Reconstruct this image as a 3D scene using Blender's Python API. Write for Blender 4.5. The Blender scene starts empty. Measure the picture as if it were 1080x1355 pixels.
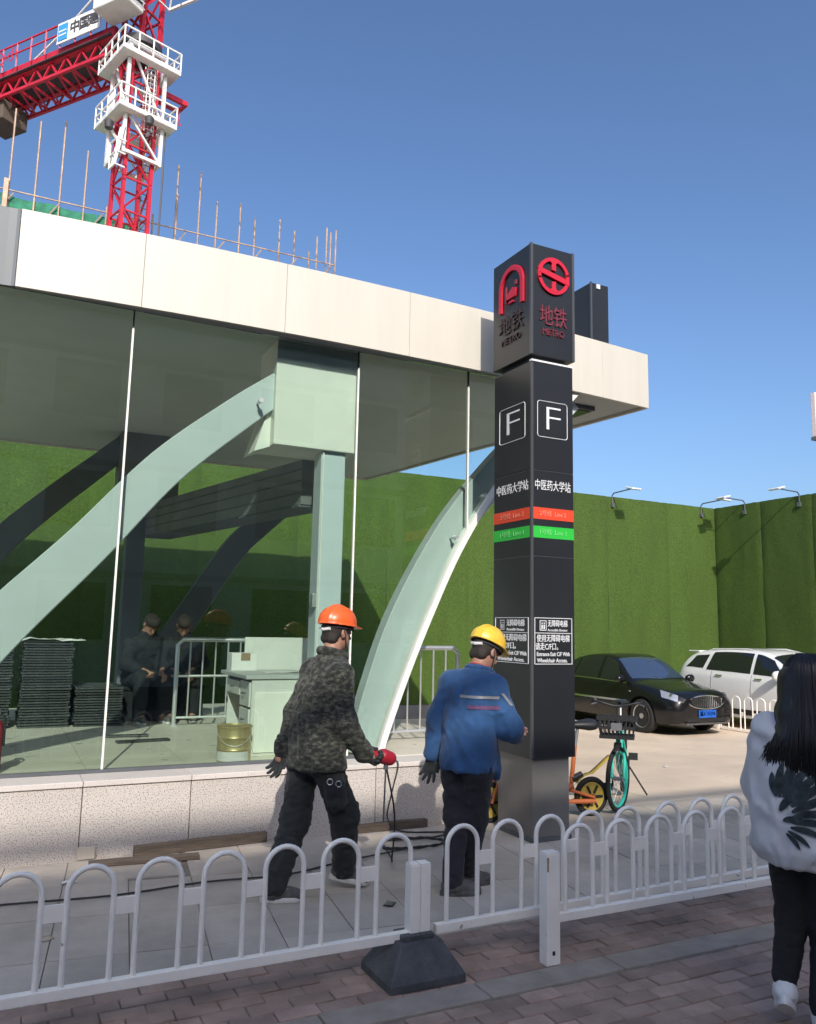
import bpy, bmesh, math, random
import numpy as np
from mathutils import Vector, Matrix, noise as mnoise
random.seed(11)
rnd = random.Random(5)
PI = math.pi
scene = bpy.context.scene
COL = scene.collection

# ------------------------------------------------------------------ camera
# the place is laid out square to the station front: X runs along the glass front, Y goes into the building
YAW, PITCH, ROLL, EYE = math.radians(26.5), math.radians(8.1), 0.0215, 1.7
hd = Vector((math.sin(YAW), math.cos(YAW), 0)); rt = Vector((math.cos(YAW), -math.sin(YAW), 0)); zz = Vector((0, 0, 1))
fw = hd*math.cos(PITCH) + zz*math.sin(PITCH); up = -hd*math.sin(PITCH) + zz*math.cos(PITCH)
cr = rt*math.cos(ROLL) + up*math.sin(ROLL); cu = up*math.cos(ROLL) - rt*math.sin(ROLL)
cam_data = bpy.data.cameras.new('camera'); cam = bpy.data.objects.new('camera', cam_data); COL.objects.link(cam)
cam.matrix_world = Matrix(((cr.x, cu.x, -fw.x, 0), (cr.y, cu.y, -fw.y, 0), (cr.z, cu.z, -fw.z, EYE), (0, 0, 0, 1)))
cam_data.sensor_fit = 'VERTICAL'; cam_data.sensor_height = 36; cam_data.lens = 36*1070/1355.0
cam_data.clip_start = 0.05; cam_data.clip_end = 5000
scene.camera = cam

# ------------------------------------------------------------------ light
SUNDIR = Vector((0.30, 1.0, -0.68)).normalized()          # the way the light travels
SKYG = 1.1
world = bpy.data.worlds.new('World'); scene.world = world; world.use_nodes = True
nt = world.node_tree; nt.nodes.clear()
wo = nt.nodes.new('ShaderNodeOutputWorld'); bg = nt.nodes.new('ShaderNodeBackground'); sky = nt.nodes.new('ShaderNodeTexSky')
sky.sky_type = 'NISHITA'; sky.sun_disc = False
sky.sun_elevation = math.asin(-SUNDIR.z); sky.sun_rotation = math.atan2(-SUNDIR.x, -SUNDIR.y)
sky.altitude = 60; sky.air_density = 1.0; sky.dust_density = 3.4; sky.ozone_density = 5.0
bg.inputs[1].default_value = 0.125
gm = nt.nodes.new('ShaderNodeGamma'); gm.inputs[1].default_value = SKYG; nt.links.new(sky.outputs[0], gm.inputs[0]); nt.links.new(gm.outputs[0], bg.inputs[0]); nt.links.new(bg.outputs[0], wo.inputs[0])
sd = bpy.data.lights.new('sun', 'SUN'); sd.energy = 2.8; sd.angle = math.radians(0.5); sd.color = (1.0, 0.94, 0.85)
sun = bpy.data.objects.new('sun', sd); COL.objects.link(sun); sun.location = (-10, -30, 30)
sun.rotation_euler = SUNDIR.to_track_quat('-Z', 'Y').to_euler()
vs = scene.view_settings; vs.view_transform = 'Standard'; vs.look = 'None'; vs.gamma = 1; vs.use_curve_mapping = False; vs.exposure = 0.47
scene.render.engine = 'CYCLES'
cy = scene.cycles; cy.use_denoising = True; cy.max_bounces = 10; cy.transparent_max_bounces = 16; cy.glossy_bounces = 4; cy.transmission_bounces = 8
cy.caustics_reflective = False; cy.caustics_refractive = False; cy.sample_clamp_indirect = 6

# ------------------------------------------------------------------ materials
MATS = {}
def mat(name, col, rough=0.6, metal=0.0, var=0.0, vscale=3.0, bump=0.0, bscale=60.0, spec=0.5, coat=0.0, col2=None, stretch=None, detail=6, rvar=0.0, speck=None, emit=None, sheen=0.0, objvar=0.0, world=False):
    """procedural surface: base colour broken up by noise (col to col2), fine relief, optional speckle"""
    m = bpy.data.materials.new(name); m.use_nodes = True; MATS[name] = m
    n = m.node_tree.nodes; l = m.node_tree.links; b = n['Principled BSDF']
    b.inputs['Roughness'].default_value = rough; b.inputs['Metallic'].default_value = metal
    b.inputs['Specular IOR Level'].default_value = spec; b.inputs['Coat Weight'].default_value = coat; b.inputs['Coat Roughness'].default_value = 0.06
    b.inputs['Sheen Weight'].default_value = sheen
    c = tuple(col)+(1,)
    b.inputs['Base Color'].default_value = c
    tc = n.new('ShaderNodeTexCoord'); mp = n.new('ShaderNodeMapping'); l.new(tc.outputs['Object'] if not world else n.new('ShaderNodeNewGeometry').outputs['Position'], mp.inputs[0])
    if stretch: mp.inputs['Scale'].default_value = stretch
    out = None
    if var > 0 or col2:
        nz = n.new('ShaderNodeTexNoise'); nz.inputs['Scale'].default_value = vscale; nz.inputs['Detail'].default_value = detail; nz.inputs['Roughness'].default_value = 0.62
        l.new(mp.outputs[0], nz.inputs[0])
        rp = n.new('ShaderNodeValToRGB'); rp.color_ramp.elements[0].position = 0.3; rp.color_ramp.elements[1].position = 0.7
        a = col2 if col2 else tuple(max(0, x*(1-var)) for x in col); d = col if col2 else tuple(min(1, x*(1+var)) for x in col)
        rp.color_ramp.elements[0].color = tuple(a)+(1,); rp.color_ramp.elements[1].color = tuple(d)+(1,)
        l.new(nz.outputs[0], rp.inputs[0]); out = rp.outputs[0]
        if rvar:
            mr = n.new('ShaderNodeMapRange'); mr.inputs[3].default_value = rough-rvar; mr.inputs[4].default_value = rough+rvar
            l.new(nz.outputs[0], mr.inputs[0]); l.new(mr.outputs[0], b.inputs['Roughness'])
    if speck:
        sc, amt, scol = speck
        vo = n.new('ShaderNodeTexNoise'); vo.inputs['Scale'].default_value = sc; vo.inputs['Detail'].default_value = 2; l.new(mp.outputs[0], vo.inputs[0])
        r2 = n.new('ShaderNodeValToRGB'); r2.color_ramp.elements[0].position = amt; r2.color_ramp.elements[1].position = amt+0.05
        r2.color_ramp.elements[0].color = (0, 0, 0, 1); r2.color_ramp.elements[1].color = (1, 1, 1, 1); l.new(vo.outputs[0], r2.inputs[0])
        mx = n.new('ShaderNodeMixRGB'); l.new(r2.outputs[0], mx.inputs[0]); mx.inputs[2].default_value = tuple(scol)+(1,)
        if out: l.new(out, mx.inputs[1])
        else: mx.inputs[1].default_value = c
        out = mx.outputs[0]
    if objvar:
        oi = n.new('ShaderNodeObjectInfo'); hs = n.new('ShaderNodeHueSaturation'); mr = n.new('ShaderNodeMapRange')
        mr.inputs[3].default_value = 1-objvar; mr.inputs[4].default_value = 1+objvar
        l.new(oi.outputs['Random'], mr.inputs[0]); l.new(mr.outputs[0], hs.inputs['Value'])
        if out: l.new(out, hs.inputs['Color'])
        else: hs.inputs['Color'].default_value = c
        out = hs.outputs[0]
    if out: l.new(out, b.inputs['Base Color'])
    if bump > 0:
        nb = n.new('ShaderNodeTexNoise'); nb.inputs['Scale'].default_value = bscale; nb.inputs['Detail'].default_value = 4; l.new(mp.outputs[0], nb.inputs[0])
        bp = n.new('ShaderNodeBump'); bp.inputs['Strength'].default_value = bump; bp.inputs['Distance'].default_value = 0.02
        l.new(nb.outputs[0], bp.inputs['Height']); l.new(bp.outputs[0], b.inputs['Normal'])
    if emit:
        b.inputs['Emission Color'].default_value = tuple(emit[0])+(1,); b.inputs['Emission Strength'].default_value = emit[1]
    return m

def glass_mat(name, tint, refl=1.0, rough=0.0):
    """thin architectural pane: tinted straight-through light plus mirror reflection by angle"""
    m = bpy.data.materials.new(name); m.use_nodes = True; n = m.node_tree.nodes; l = m.node_tree.links; n.clear()
    o = n.new('ShaderNodeOutputMaterial'); mx = n.new('ShaderNodeMixShader'); t = n.new('ShaderNodeBsdfTransparent'); g = n.new('ShaderNodeBsdfGlossy'); fr = n.new('ShaderNodeFresnel')
    fr.inputs[0].default_value = 1.5; t.inputs[0].default_value = tuple(tint)+(1,); g.inputs['Roughness'].default_value = rough; g.inputs[0].default_value = (refl, refl, refl, 1)
    l.new(fr.outputs[0], mx.inputs[0]); l.new(t.outputs[0], mx.inputs[1]); l.new(g.outputs[0], mx.inputs[2]); l.new(mx.outputs[0], o.inputs[0])
    MATS[name] = m; return m

mat('cream_panel', (0.68, 0.635, 0.545), 0.42, var=0.045, vscale=1.6, stretch=(3, 3, 0.35), bump=0.02, bscale=12)
mat('soffit_panel', (0.48, 0.51, 0.50), 0.6, var=0.05, vscale=2)
mat('granite', (0.60, 0.54, 0.49), 0.6, var=0.06, vscale=1.5, speck=(110, 0.55, (0.25, 0.23, 0.215)), bump=0.15, bscale=220, objvar=0.05, world=True)
mat('granite_cap', (0.66, 0.60, 0.55), 0.5, var=0.05, vscale=2, speck=(90, 0.64, (0.42, 0.38, 0.35)), objvar=0.04, world=True)
mat('floor_tile', (0.72, 0.66, 0.55), 0.45, var=0.12, vscale=1.6, speck=(7, 0.66, (0.42, 0.40, 0.36)), objvar=0.04)
glass_mat('glass', (0.905, 0.968, 0.938))
mat('grey_steel', (0.60, 0.67, 0.70), 0.42, var=0.05, vscale=3)
mat('dark_steel', (0.10, 0.11, 0.12), 0.5, var=0.15, vscale=4)
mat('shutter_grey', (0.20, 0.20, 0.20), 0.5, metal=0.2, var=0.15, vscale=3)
mat('white_paint', (0.87, 0.86, 0.79), 0.4, var=0.04, vscale=4)
mat('fence_white', (0.93, 0.88, 0.81), 0.38, var=0.05, vscale=7, speck=(22, 0.725, (0.42, 0.35, 0.28)), rvar=0.1, world=True)
mat('rubber_grey', (0.072, 0.074, 0.08), 0.75, var=0.3, vscale=14, bump=0.3, bscale=90)
mat('stainless', (0.72, 0.72, 0.70), 0.32, metal=0.65, var=0.06, vscale=5)
mat('slab_grey', (0.48, 0.42, 0.35), 0.85, var=0.24, vscale=1.7, bump=0.25, bscale=160, speck=(140, 0.63, (0.36, 0.33, 0.295)), objvar=0.10, detail=9, world=True)
mat('brick_red', (0.35, 0.245, 0.195), 0.85, var=0.30, vscale=3.5, bump=0.35, bscale=120, objvar=0.20, detail=9, world=True)
mat('joint_sand', (0.22, 0.19, 0.155), 0.95, var=0.25, vscale=14, bump=0.3, bscale=150, world=True)
mat('kerb_stone', (0.34, 0.29, 0.24), 0.85, var=0.2, vscale=5, bump=0.25, bscale=140, objvar=0.08, world=True)
mat('lot_concrete', (0.70, 0.56, 0.42), 0.9, var=0.14, vscale=0.9, bump=0.2, bscale=40, speck=(5, 0.68, (0.58, 0.47, 0.37)), detail=10)
mat('asphalt', (0.06, 0.06, 0.062), 0.9, var=0.2, vscale=5, bump=0.3, bscale=200)
mat('pylon_black', (0.020, 0.021, 0.024), 0.36, var=0.12, vscale=1.3, spec=0.55, rvar=0.06)
mat('pylon_seam', (0.10, 0.10, 0.105), 0.4, metal=0.3)
mat('pylon_base', (0.21, 0.20, 0.19), 0.42, metal=0.35, var=0.12, vscale=2.5, rvar=0.08)
mat('sign_red', (0.62, 0.018, 0.045), 0.35, var=0.04)
mat('sign_dim_red', (0.20, 0.03, 0.05), 0.5)
mat('sign_dark', (0.035, 0.02, 0.022), 0.5)
mat('band_red', (0.80, 0.075, 0.03), 0.4); mat('band_green', (0.035, 0.52, 0.06), 0.4)
mat('band_red_text', (0.88, 0.30, 0.20), 0.5); mat('band_green_text', (0.22, 0.75, 0.25), 0.5)
mat('print_white', (0.82, 0.82, 0.82), 0.5)
mat('plinth_grey', (0.22, 0.22, 0.21), 0.9, var=0.2, vscale=3)
mat('crane_red', (0.52, 0.018, 0.04), 0.45, var=0.2, vscale=1.5); mat('crane_white', (0.74, 0.73, 0.70), 0.5, var=0.08, vscale=2)
mat('crane_dark', (0.06, 0.055, 0.06), 0.6); mat('concrete', (0.36, 0.34, 0.31), 0.9, var=0.15, vscale=0.6)
mat('scaffold_pole', (0.42, 0.30, 0.22), 0.6, metal=0.2, var=0.3, vscale=2); mat('net_green', (0.035, 0.20, 0.12), 0.9, var=0.3, vscale=2.5)
mat('logo_blue', (0.05, 0.30, 0.62), 0.5)
mat('car_black', (0.006, 0.006, 0.007), 0.3, spec=0.3, coat=0.55, var=0.05, vscale=5)
mat('grey_panel', (0.16, 0.175, 0.185), 0.5, var=0.05, vscale=2)
mat('car_white', (0.80, 0.79, 0.76), 0.25, coat=0.7, var=0.02, vscale=2)
mat('car_glass', (0.012, 0.014, 0.016), 0.05, spec=0.9); mat('screen_glass', (0.035, 0.055, 0.10), 0.05, spec=1.0, coat=1.0)
mat('chrome', (0.75, 0.75, 0.76), 0.12, metal=1.0); mat('tyre', (0.018, 0.018, 0.018), 0.85, bump=0.1, bscale=60); mat('trim_black', (0.015, 0.015, 0.016), 0.5)
mat('alloy', (0.58, 0.58, 0.59), 0.3, metal=0.8); mat('lamp_clear', (0.55, 0.57, 0.6), 0.12, metal=0.55, coat=1.0)
mat('plate_blue', (0.015, 0.11, 0.50), 0.4)
mat('bike_teal', (0.03, 0.56, 0.42), 0.32, coat=0.4, var=0.05, vscale=8); mat('bike_yellow', (0.50, 0.36, 0.07), 0.5, var=0.2, vscale=14); mat('bike_orange', (0.55, 0.15, 0.05), 0.45, var=0.15, vscale=10)
mat('black_plastic', (0.02, 0.02, 0.022), 0.5); mat('spoke_grey', (0.45, 0.45, 0.46), 0.35, metal=0.8)
mat('desk_white', (0.68, 0.68, 0.63), 0.5, var=0.04, vscale=3); mat('desk_top', (0.50, 0.51, 0.49), 0.45); mat('desk_dark', (0.10, 0.10, 0.095), 0.7)
mat('bucket_gold', (0.50, 0.40, 0.20), 0.42, metal=0.5, var=0.2, vscale=6); mat('label_white', (0.66, 0.65, 0.62), 0.6, var=0.1, vscale=20)
mat('cardboard', (0.30, 0.20, 0.12), 0.9); mat('paper', (0.75, 0.74, 0.70), 0.8)
mat('sheet_steel', (0.075, 0.08, 0.078), 0.45, metal=0.5, var=0.3, vscale=9, objvar=0.3)
mat('timber', (0.12, 0.092, 0.07), 0.9, var=0.35, vscale=6, stretch=(1, 12, 12), bump=0.3, bscale=30)
mat('cable', (0.02, 0.02, 0.022), 0.6); mat('tool_red', (0.34, 0.015, 0.03), 0.4); mat('red_paint', (0.32, 0.02, 0.03), 0.5, var=0.2, vscale=20)
mat('skin', (0.38, 0.20, 0.135), 0.55, var=0.12, vscale=30, bump=0.05, bscale=250)
mat('hair_black', (0.012, 0.010, 0.010), 0.42, var=0.3, vscale=20, stretch=(6, 6, 0.6)); mat('hair_short', (0.03, 0.022, 0.018), 0.7, bump=0.4, bscale=300)
mat('helmet_orange', (0.88, 0.13, 0.025), 0.33, var=0.06, vscale=25, speck=(55, 0.73, (0.35, 0.06, 0.02))); mat('helmet_yellow', (0.83, 0.52, 0.05), 0.36, var=0.06, vscale=25, speck=(60, 0.74, (0.35, 0.22, 0.05)))
mat('trouser_black', (0.020, 0.022, 0.022), 0.9, var=0.35, vscale=9, bump=0.25, bscale=200, sheen=0.1)
mat('trouser_navy', (0.018, 0.018, 0.024), 0.9, var=0.3, vscale=9, bump=0.25, bscale=200, sheen=0.1)
mat('leggings', (0.010, 0.010, 0.012), 0.85, bump=0.15, bscale=200)
mat('work_blue', (0.022, 0.080, 0.205), 0.85, var=0.25, vscale=7, bump=0.2, bscale=260, sheen=0.15)
mat('reflective_tape', (0.24, 0.25, 0.26), 0.45, var=0.15, vscale=40); mat('worn_red_print', (0.12, 0.055, 0.13), 0.8, var=0.5, vscale=60)
mat('sweat_white', (0.66, 0.65, 0.66), 0.9, var=0.05, vscale=5, bump=0.2, bscale=300, sheen=0.2); mat('feather_print', (0.035, 0.045, 0.05), 0.9, var=0.6, vscale=30)
mat('glove_dark', (0.03, 0.033, 0.034), 0.85, var=0.5, vscale=25, bump=0.4, bscale=180); mat('shoe_grey', (0.10, 0.095, 0.09), 0.8, var=0.4, vscale=20, bump=0.2, bscale=90); mat('sole_pale', (0.58, 0.56, 0.52), 0.75, var=0.2, vscale=25)
mat('shoe_white', (0.72, 0.72, 0.72), 0.6, var=0.06, vscale=20); mat('lanyard_red', (0.45, 0.10, 0.07), 0.7); mat('shirt_dark', (0.03, 0.03, 0.04), 0.9)
mat('dark_cloth', (0.016, 0.017, 0.02), 0.9, var=0.4, vscale=8)
mat('facade_grey', (0.66, 0.62, 0.56), 0.8, var=0.1, vscale=0.4); mat('window_dark', (0.03, 0.035, 0.04), 0.1, spec=0.8); mat('sign_pink', (0.72, 0.62, 0.60), 0.5)
mat('lamp_white', (0.80, 0.80, 0.80), 0.35); mat('litter', (0.50, 0.40, 0.30), 0.9)

def camo():
    m = mat('camouflage', (0.10, 0.105, 0.085), 0.9, bump=0.25, bscale=220, sheen=0.1); n = m.node_tree.nodes; l = m.node_tree.links; b = n['Principled BSDF']
    tc = n.new('ShaderNodeTexCoord'); mp = n.new('ShaderNodeMapping'); mp.inputs['Scale'].default_value = (1, 1, 2.0); l.new(tc.outputs['Object'], mp.inputs[0])
    vq = n.new('ShaderNodeVectorMath'); vq.operation = 'SNAP'; vq.inputs[1].default_value = (0.009, 0.009, 0.009); l.new(mp.outputs[0], vq.inputs[0])
    nz = n.new('ShaderNodeTexNoise'); nz.inputs['Scale'].default_value = 24; nz.inputs['Detail'].default_value = 3; nz.inputs['Roughness'].default_value = 0.6; l.new(vq.outputs[0], nz.inputs[0])
    rp = n.new('ShaderNodeValToRGB'); rp.color_ramp.interpolation = 'CONSTANT'; e = rp.color_ramp.elements
    e[0].position = 0; e[0].color = (0.009, 0.010, 0.009, 1); e[1].position = 0.44; e[1].color = (0.025, 0.028, 0.021, 1)
    for p, c in ((0.52, (0.055, 0.055, 0.042, 1)), (0.60, (0.10, 0.098, 0.078, 1))):
        q = e.new(p); q.color = c
    l.new(nz.outputs[0], rp.inputs[0]); l.new(rp.outputs[0], b.inputs['Base Color'])
camo()

def turf():
    m = mat('turf', (0.06, 0.13, 0.02), 0.9, bump=0.7, bscale=70, detail=9); n = m.node_tree.nodes; l = m.node_tree.links; b = n['Principled BSDF']
    tc = n.new('ShaderNodeTexCoord'); a = n.new('ShaderNodeTexNoise'); a.inputs['Scale'].default_value = 34; a.inputs['Detail'].default_value = 8; a.inputs['Roughness'].default_value = 0.75; l.new(tc.outputs['Object'], a.inputs[0])
    r = n.new('ShaderNodeValToRGB'); r.color_ramp.elements[0].position = 0.33; r.color_ramp.elements[0].color = (0.027, 0.056, 0.006, 1); r.color_ramp.elements[1].position = 0.68; r.color_ramp.elements[1].color = (0.086, 0.150, 0.019, 1)
    l.new(a.outputs[0], r.inputs[0])
    mp = n.new('ShaderNodeMapping'); mp.inputs['Scale'].default_value = (2.2, 2.2, 0.5); l.new(tc.outputs['Object'], mp.inputs[0])
    a2 = n.new('ShaderNodeTexNoise'); a2.inputs['Scale'].default_value = 1.0; a2.inputs['Detail'].default_value = 5; l.new(mp.outputs[0], a2.inputs[0])
    hs = n.new('ShaderNodeHueSaturation'); mr = n.new('ShaderNodeMapRange'); mr.inputs[3].default_value = 0.72; mr.inputs[4].default_value = 1.25; l.new(a2.outputs[0], mr.inputs[0]); l.new(mr.outputs[0], hs.inputs['Value']); l.new(r.outputs[0], hs.inputs['Color'])
    oi = n.new('ShaderNodeObjectInfo'); h2 = n.new('ShaderNodeHueSaturation'); m2 = n.new('ShaderNodeMapRange'); m2.inputs[3].default_value = 0.93; m2.inputs[4].default_value = 1.07
    l.new(oi.outputs['Random'], m2.inputs[0]); l.new(m2.outputs[0], h2.inputs['Value']); l.new(hs.outputs[0], h2.inputs['Color']); l.new(h2.outputs[0], b.inputs['Base Color'])
turf()

# ------------------------------------------------------------------ building helpers
def V(*a): return Vector(a)
def wm(o):
    m = Matrix.LocRotScale(o.location, o.rotation_euler, o.scale)
    return wm(o.parent) @ m if o.parent else m

class MB:
    """collects geometry; build() links it as one mesh object"""
    def __init__(s): s.v = []; s.f = []
    def add(s, vs, fs):
        k = len(s.v); s.v += [tuple(v) for v in vs]; s.f += [tuple(i+k for i in f) for f in fs]; return s
    def box(s, x0, x1, y0, y1, z0, z1):
        return s.add([(x0,y0,z0),(x1,y0,z0),(x1,y1,z0),(x0,y1,z0),(x0,y0,z1),(x1,y0,z1),(x1,y1,z1),(x0,y1,z1)], [(3,2,1,0),(4,5,6,7),(0,1,5,4),(1,2,6,5),(2,3,7,6),(3,0,4,7)])
    def bar(s, p, q, w, h, upv=(0,0,1)):
        p = Vector(p); q = Vector(q); d = (q-p).normalized(); u = Vector(upv)
        if abs(d.dot(u)) > 0.98: u = Vector((1,0,0))
        r = d.cross(u).normalized()*w/2; u = r.cross(d).normalized()*h/2
        return s.add([p-r-u,p+r-u,p+r+u,p-r+u,q-r-u,q+r-u,q+r+u,q-r+u], [(0,1,2,3),(7,6,5,4),(4,5,1,0),(5,6,2,1),(6,7,3,2),(7,4,0,3)])
    def tube(s, path, r, n=8, closed=False, cap=True):
        P = [Vector(p) for p in path]; m = len(P); rr = r if isinstance(r, (list, tuple)) else [r]*m
        T = []
        for i in range(m):
            a = P[(i-1) % m] if closed or i > 0 else P[i]; b = P[(i+1) % m] if closed or i < m-1 else P[i]
            T.append((b-a).normalized())
        u = Vector((0,0,1)) if abs(T[0].z) < 0.9 else Vector((1,0,0)); u = (u-T[0]*u.dot(T[0])).normalized()
        vs = []
        for i in range(m):
            u = (u-T[i]*u.dot(T[i])).normalized(); w = T[i].cross(u)
            for k in range(n):
                a = 2*PI*k/n; vs.append(P[i]+(u*math.cos(a)+w*math.sin(a))*rr[i])
        fs = []
        for i in range(m if closed else m-1):
            j = (i+1) % m
            for k in range(n): fs.append((i*n+k, i*n+(k+1) % n, j*n+(k+1) % n, j*n+k))
        if cap and not closed: fs += [tuple(range(n-1,-1,-1)), tuple((m-1)*n+k for k in range(n))]
        return s.add(vs, fs)
    def prism(s, poly, h0, h1, fn=lambda a, b, c: (a, b, c)):
        n = len(poly); vs = [fn(a, b, h0) for a, b in poly]+[fn(a, b, h1) for a, b in poly]
        return s.add(vs, [tuple(range(n-1,-1,-1)), tuple(range(n, 2*n))]+[(i,(i+1) % n, n+(i+1) % n, n+i) for i in range(n)])
    def lathe(s, prof, n=24, c=(0,0,0), fn=None):
        vs = []; m = len(prof)
        for r, z in prof:
            for k in range(n):
                a = 2*PI*k/n; p = (r*math.cos(a), r*math.sin(a), z)
                vs.append(fn(*p) if fn else (c[0]+p[0], c[1]+p[1], c[2]+p[2]))
        fs = [(i*n+k, i*n+(k+1) % n, (i+1)*n+(k+1) % n, (i+1)*n+k) for i in range(m-1) for k in range(n)]
        fs += [tuple(range(n-1,-1,-1)), tuple((m-1)*n+k for k in range(n))]
        return s.add(vs, fs)
    def grid(s, P, cu=False, cv=False):
        m, n = len(P), len(P[0]); fs = []
        for i in range(m if cu else m-1):
            for j in range(n if cv else n-1): fs.append((i*n+j, i*n+(j+1) % n, ((i+1) % m)*n+(j+1) % n, ((i+1) % m)*n+j))
        return s.add([p for row in P for p in row], fs)
    def mesh(s, name):
        me = bpy.data.meshes.new(name); me.from_pydata(s.v, [], s.f); me.validate(); me.update()
        bm = bmesh.new(); bm.from_mesh(me); bmesh.ops.recalc_face_normals(bm, faces=bm.faces); bm.to_mesh(me); bm.free(); return me
    def build(s, name, m, parent=None, smooth=False, bevel=0, seg=2, world=True, fix=True):
        if parent is not None and world:
            inv = wm(parent).inverted(); s.v = [tuple(inv @ Vector(v)) for v in s.v]
        me = s.mesh(name) if fix else None
        if me is None:
            me = bpy.data.meshes.new(name); me.from_pydata(s.v, [], s.f); me.update()
        return link(name, me, m, parent, smooth, bevel, seg)

def link(name, me, m, parent=None, smooth=False, bevel=0, seg=2):
    o = bpy.data.objects.new(name, me); COL.objects.link(o)
    if m: 
        if not me.materials: me.materials.append(MATS[m])
    if parent: o.parent = parent
    if smooth:
        me.polygons.foreach_set('use_smooth', [True]*len(me.polygons))
        if smooth == 'auto':
            me.set_sharp_from_angle(angle=math.radians(38))
    if bevel:
        b = o.modifiers.new('bevel', 'BEVEL'); b.width = bevel; b.segments = seg; b.limit_method = 'ANGLE'; b.angle_limit = math.radians(40)
    return o

def tag(o, label=None, cat=None, group=None, kind=None):
    if label: o['label'] = label
    if cat: o['category'] = cat
    if group: o['group'] = group
    if kind: o['kind'] = kind
    return o
def thing(name, label, cat, loc=(0,0,0), rz=0, group=None):
    o = bpy.data.objects.new(name, None); COL.objects.link(o); o.empty_display_size = 0.1
    o.location = loc; o.rotation_euler = (0,0,rz); return tag(o, label, cat, group)
def copy_tree(o, parent=None):
    c = o.copy(); COL.objects.link(c); c.parent = parent
    for ch in list(o.children): copy_tree(ch, c)
    return c
def bez(pts, n=8):
    """smooth path through the points (Catmull-Rom)"""
    P = [Vector(p) for p in pts]; P = [P[0]*2-P[1]]+P+[P[-1]*2-P[-2]]; out = []
    for i in range(1, len(P)-2):
        for k in range(n):
            t = k/n; a, b, c, d = P[i-1], P[i], P[i+1], P[i+2]
            out.append(0.5*((2*b)+(c-a)*t+(2*a-5*b+4*c-d)*t*t+(3*b-a-3*c+d)*t**3))
    return out+[P[-2]]
_tc = {}
def text_verts(s, size, bold=0.0, depth=0.002, spacing=1.0):
    """lettering as mesh data (verts, faces), centred, in the XY plane"""
    cu_ = bpy.data.curves.new('lettering', 'FONT'); cu_.body = s; cu_.size = size; cu_.align_x = 'CENTER'; cu_.align_y = 'CENTER'; cu_.extrude = depth/2; cu_.offset = bold; cu_.space_character = spacing; cu_.resolution_u = 2
    o = bpy.data.objects.new('lettering', cu_); COL.objects.link(o)
    dg = bpy.context.evaluated_depsgraph_get(); me = bpy.data.meshes.new_from_object(o.evaluated_get(dg))
    vs = [tuple(v.co) for v in me.vertices]; fs = [tuple(p.vertices) for p in me.polygons]
    bpy.data.objects.remove(o); bpy.data.curves.remove(cu_); bpy.data.meshes.remove(me); return vs, fs
def lettering(name, s, size, m, parent, org, ex, ey, bold=0.0, width=None, depth=0.003, spacing=1.0):
    """writing laid on a surface: org = centre, ex = reading direction, ey = up on the surface"""
    vs, fs = text_verts(s, size, bold, depth, spacing)
    ex = Vector(ex); ey = Vector(ey); ez = ex.cross(ey); org = Vector(org)
    if width:
        w = max(v[0] for v in vs)-min(v[0] for v in vs); k = width/w
    else: k = 1
    mb = MB(); mb.add([org+ex*(v[0]*k)+ey*v[1]+ez*v[2] for v in vs], fs)
    return mb.build(name, m, parent, fix=False)

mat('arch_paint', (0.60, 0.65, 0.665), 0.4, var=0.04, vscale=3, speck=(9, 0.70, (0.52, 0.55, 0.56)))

mat('shaded_rear_steel', (0.13, 0.14, 0.145), 0.5, var=0.1, vscale=3)  # canopy shade on the rear arches and pillar, painted in as dark grey

# ------------------------------------------------------------------ ground
def clip_poly(poly, x0, x1, y0, y1):
    for ax, lim, sg in ((0, x0, 1), (0, x1, -1), (1, y0, 1), (1, y1, -1)):
        out = []
        for i in range(len(poly)):
            a, b = poly[i-1], poly[i]; da, db = (a[ax]-lim)*sg, (b[ax]-lim)*sg
            if da >= 0: 
                if db >= 0: out.append(b)
                else: t = da/(da-db); out.append((a[0]+(b[0]-a[0])*t, a[1]+(b[1]-a[1])*t))
            elif db >= 0:
                t = da/(da-db); out.append((a[0]+(b[0]-a[0])*t, a[1]+(b[1]-a[1])*t)); out.append(b)
        poly = out
        if len(poly) < 3: return []
    return poly
def in_view(p, m=60):
    d = Vector(p)-V(0, 0, EYE); z = d.dot(fw)
    if z < 0.3: return False
    x = 540+1070*d.dot(cr)/z; y = 677.5-1070*d.dot(cu)/z
    return -m < x < 1080+m and -m < y < 1355+m

g = MB(); g.add([(-2500,-2500,-0.4),(2500,-2500,-0.4),(2500,2500,-0.4),(-2500,2500,-0.4)], [(0,1,2,3)])
tag(g.build('ground', 'asphalt'), kind='structure')
LOTZ = lambda x, y: -0.01-0.19*min(1, max(0, (y-6.5)/3.6))**1.1
rows = []
ys = [6.46+i*0.22 for i in range(20)]+[11+i*1.5 for i in range(26)]
for y in ys:
    rows.append([(x, y, LOTZ(x, y)+0.006*mnoise.noise(V(x*0.8, y*0.8, 1))) for x in [-14+i*0.9 for i in range(60)]])
g = MB(); g.grid(rows); tag(g.build('parking_lot', 'lot_concrete', smooth=True), kind='structure')

pave = MB(); pave.box(-14, 38, -3.0, 6.47, -0.40, -0.010)
pavement = tag(pave.build('pavement', 'joint_sand'), kind='structure')
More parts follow.
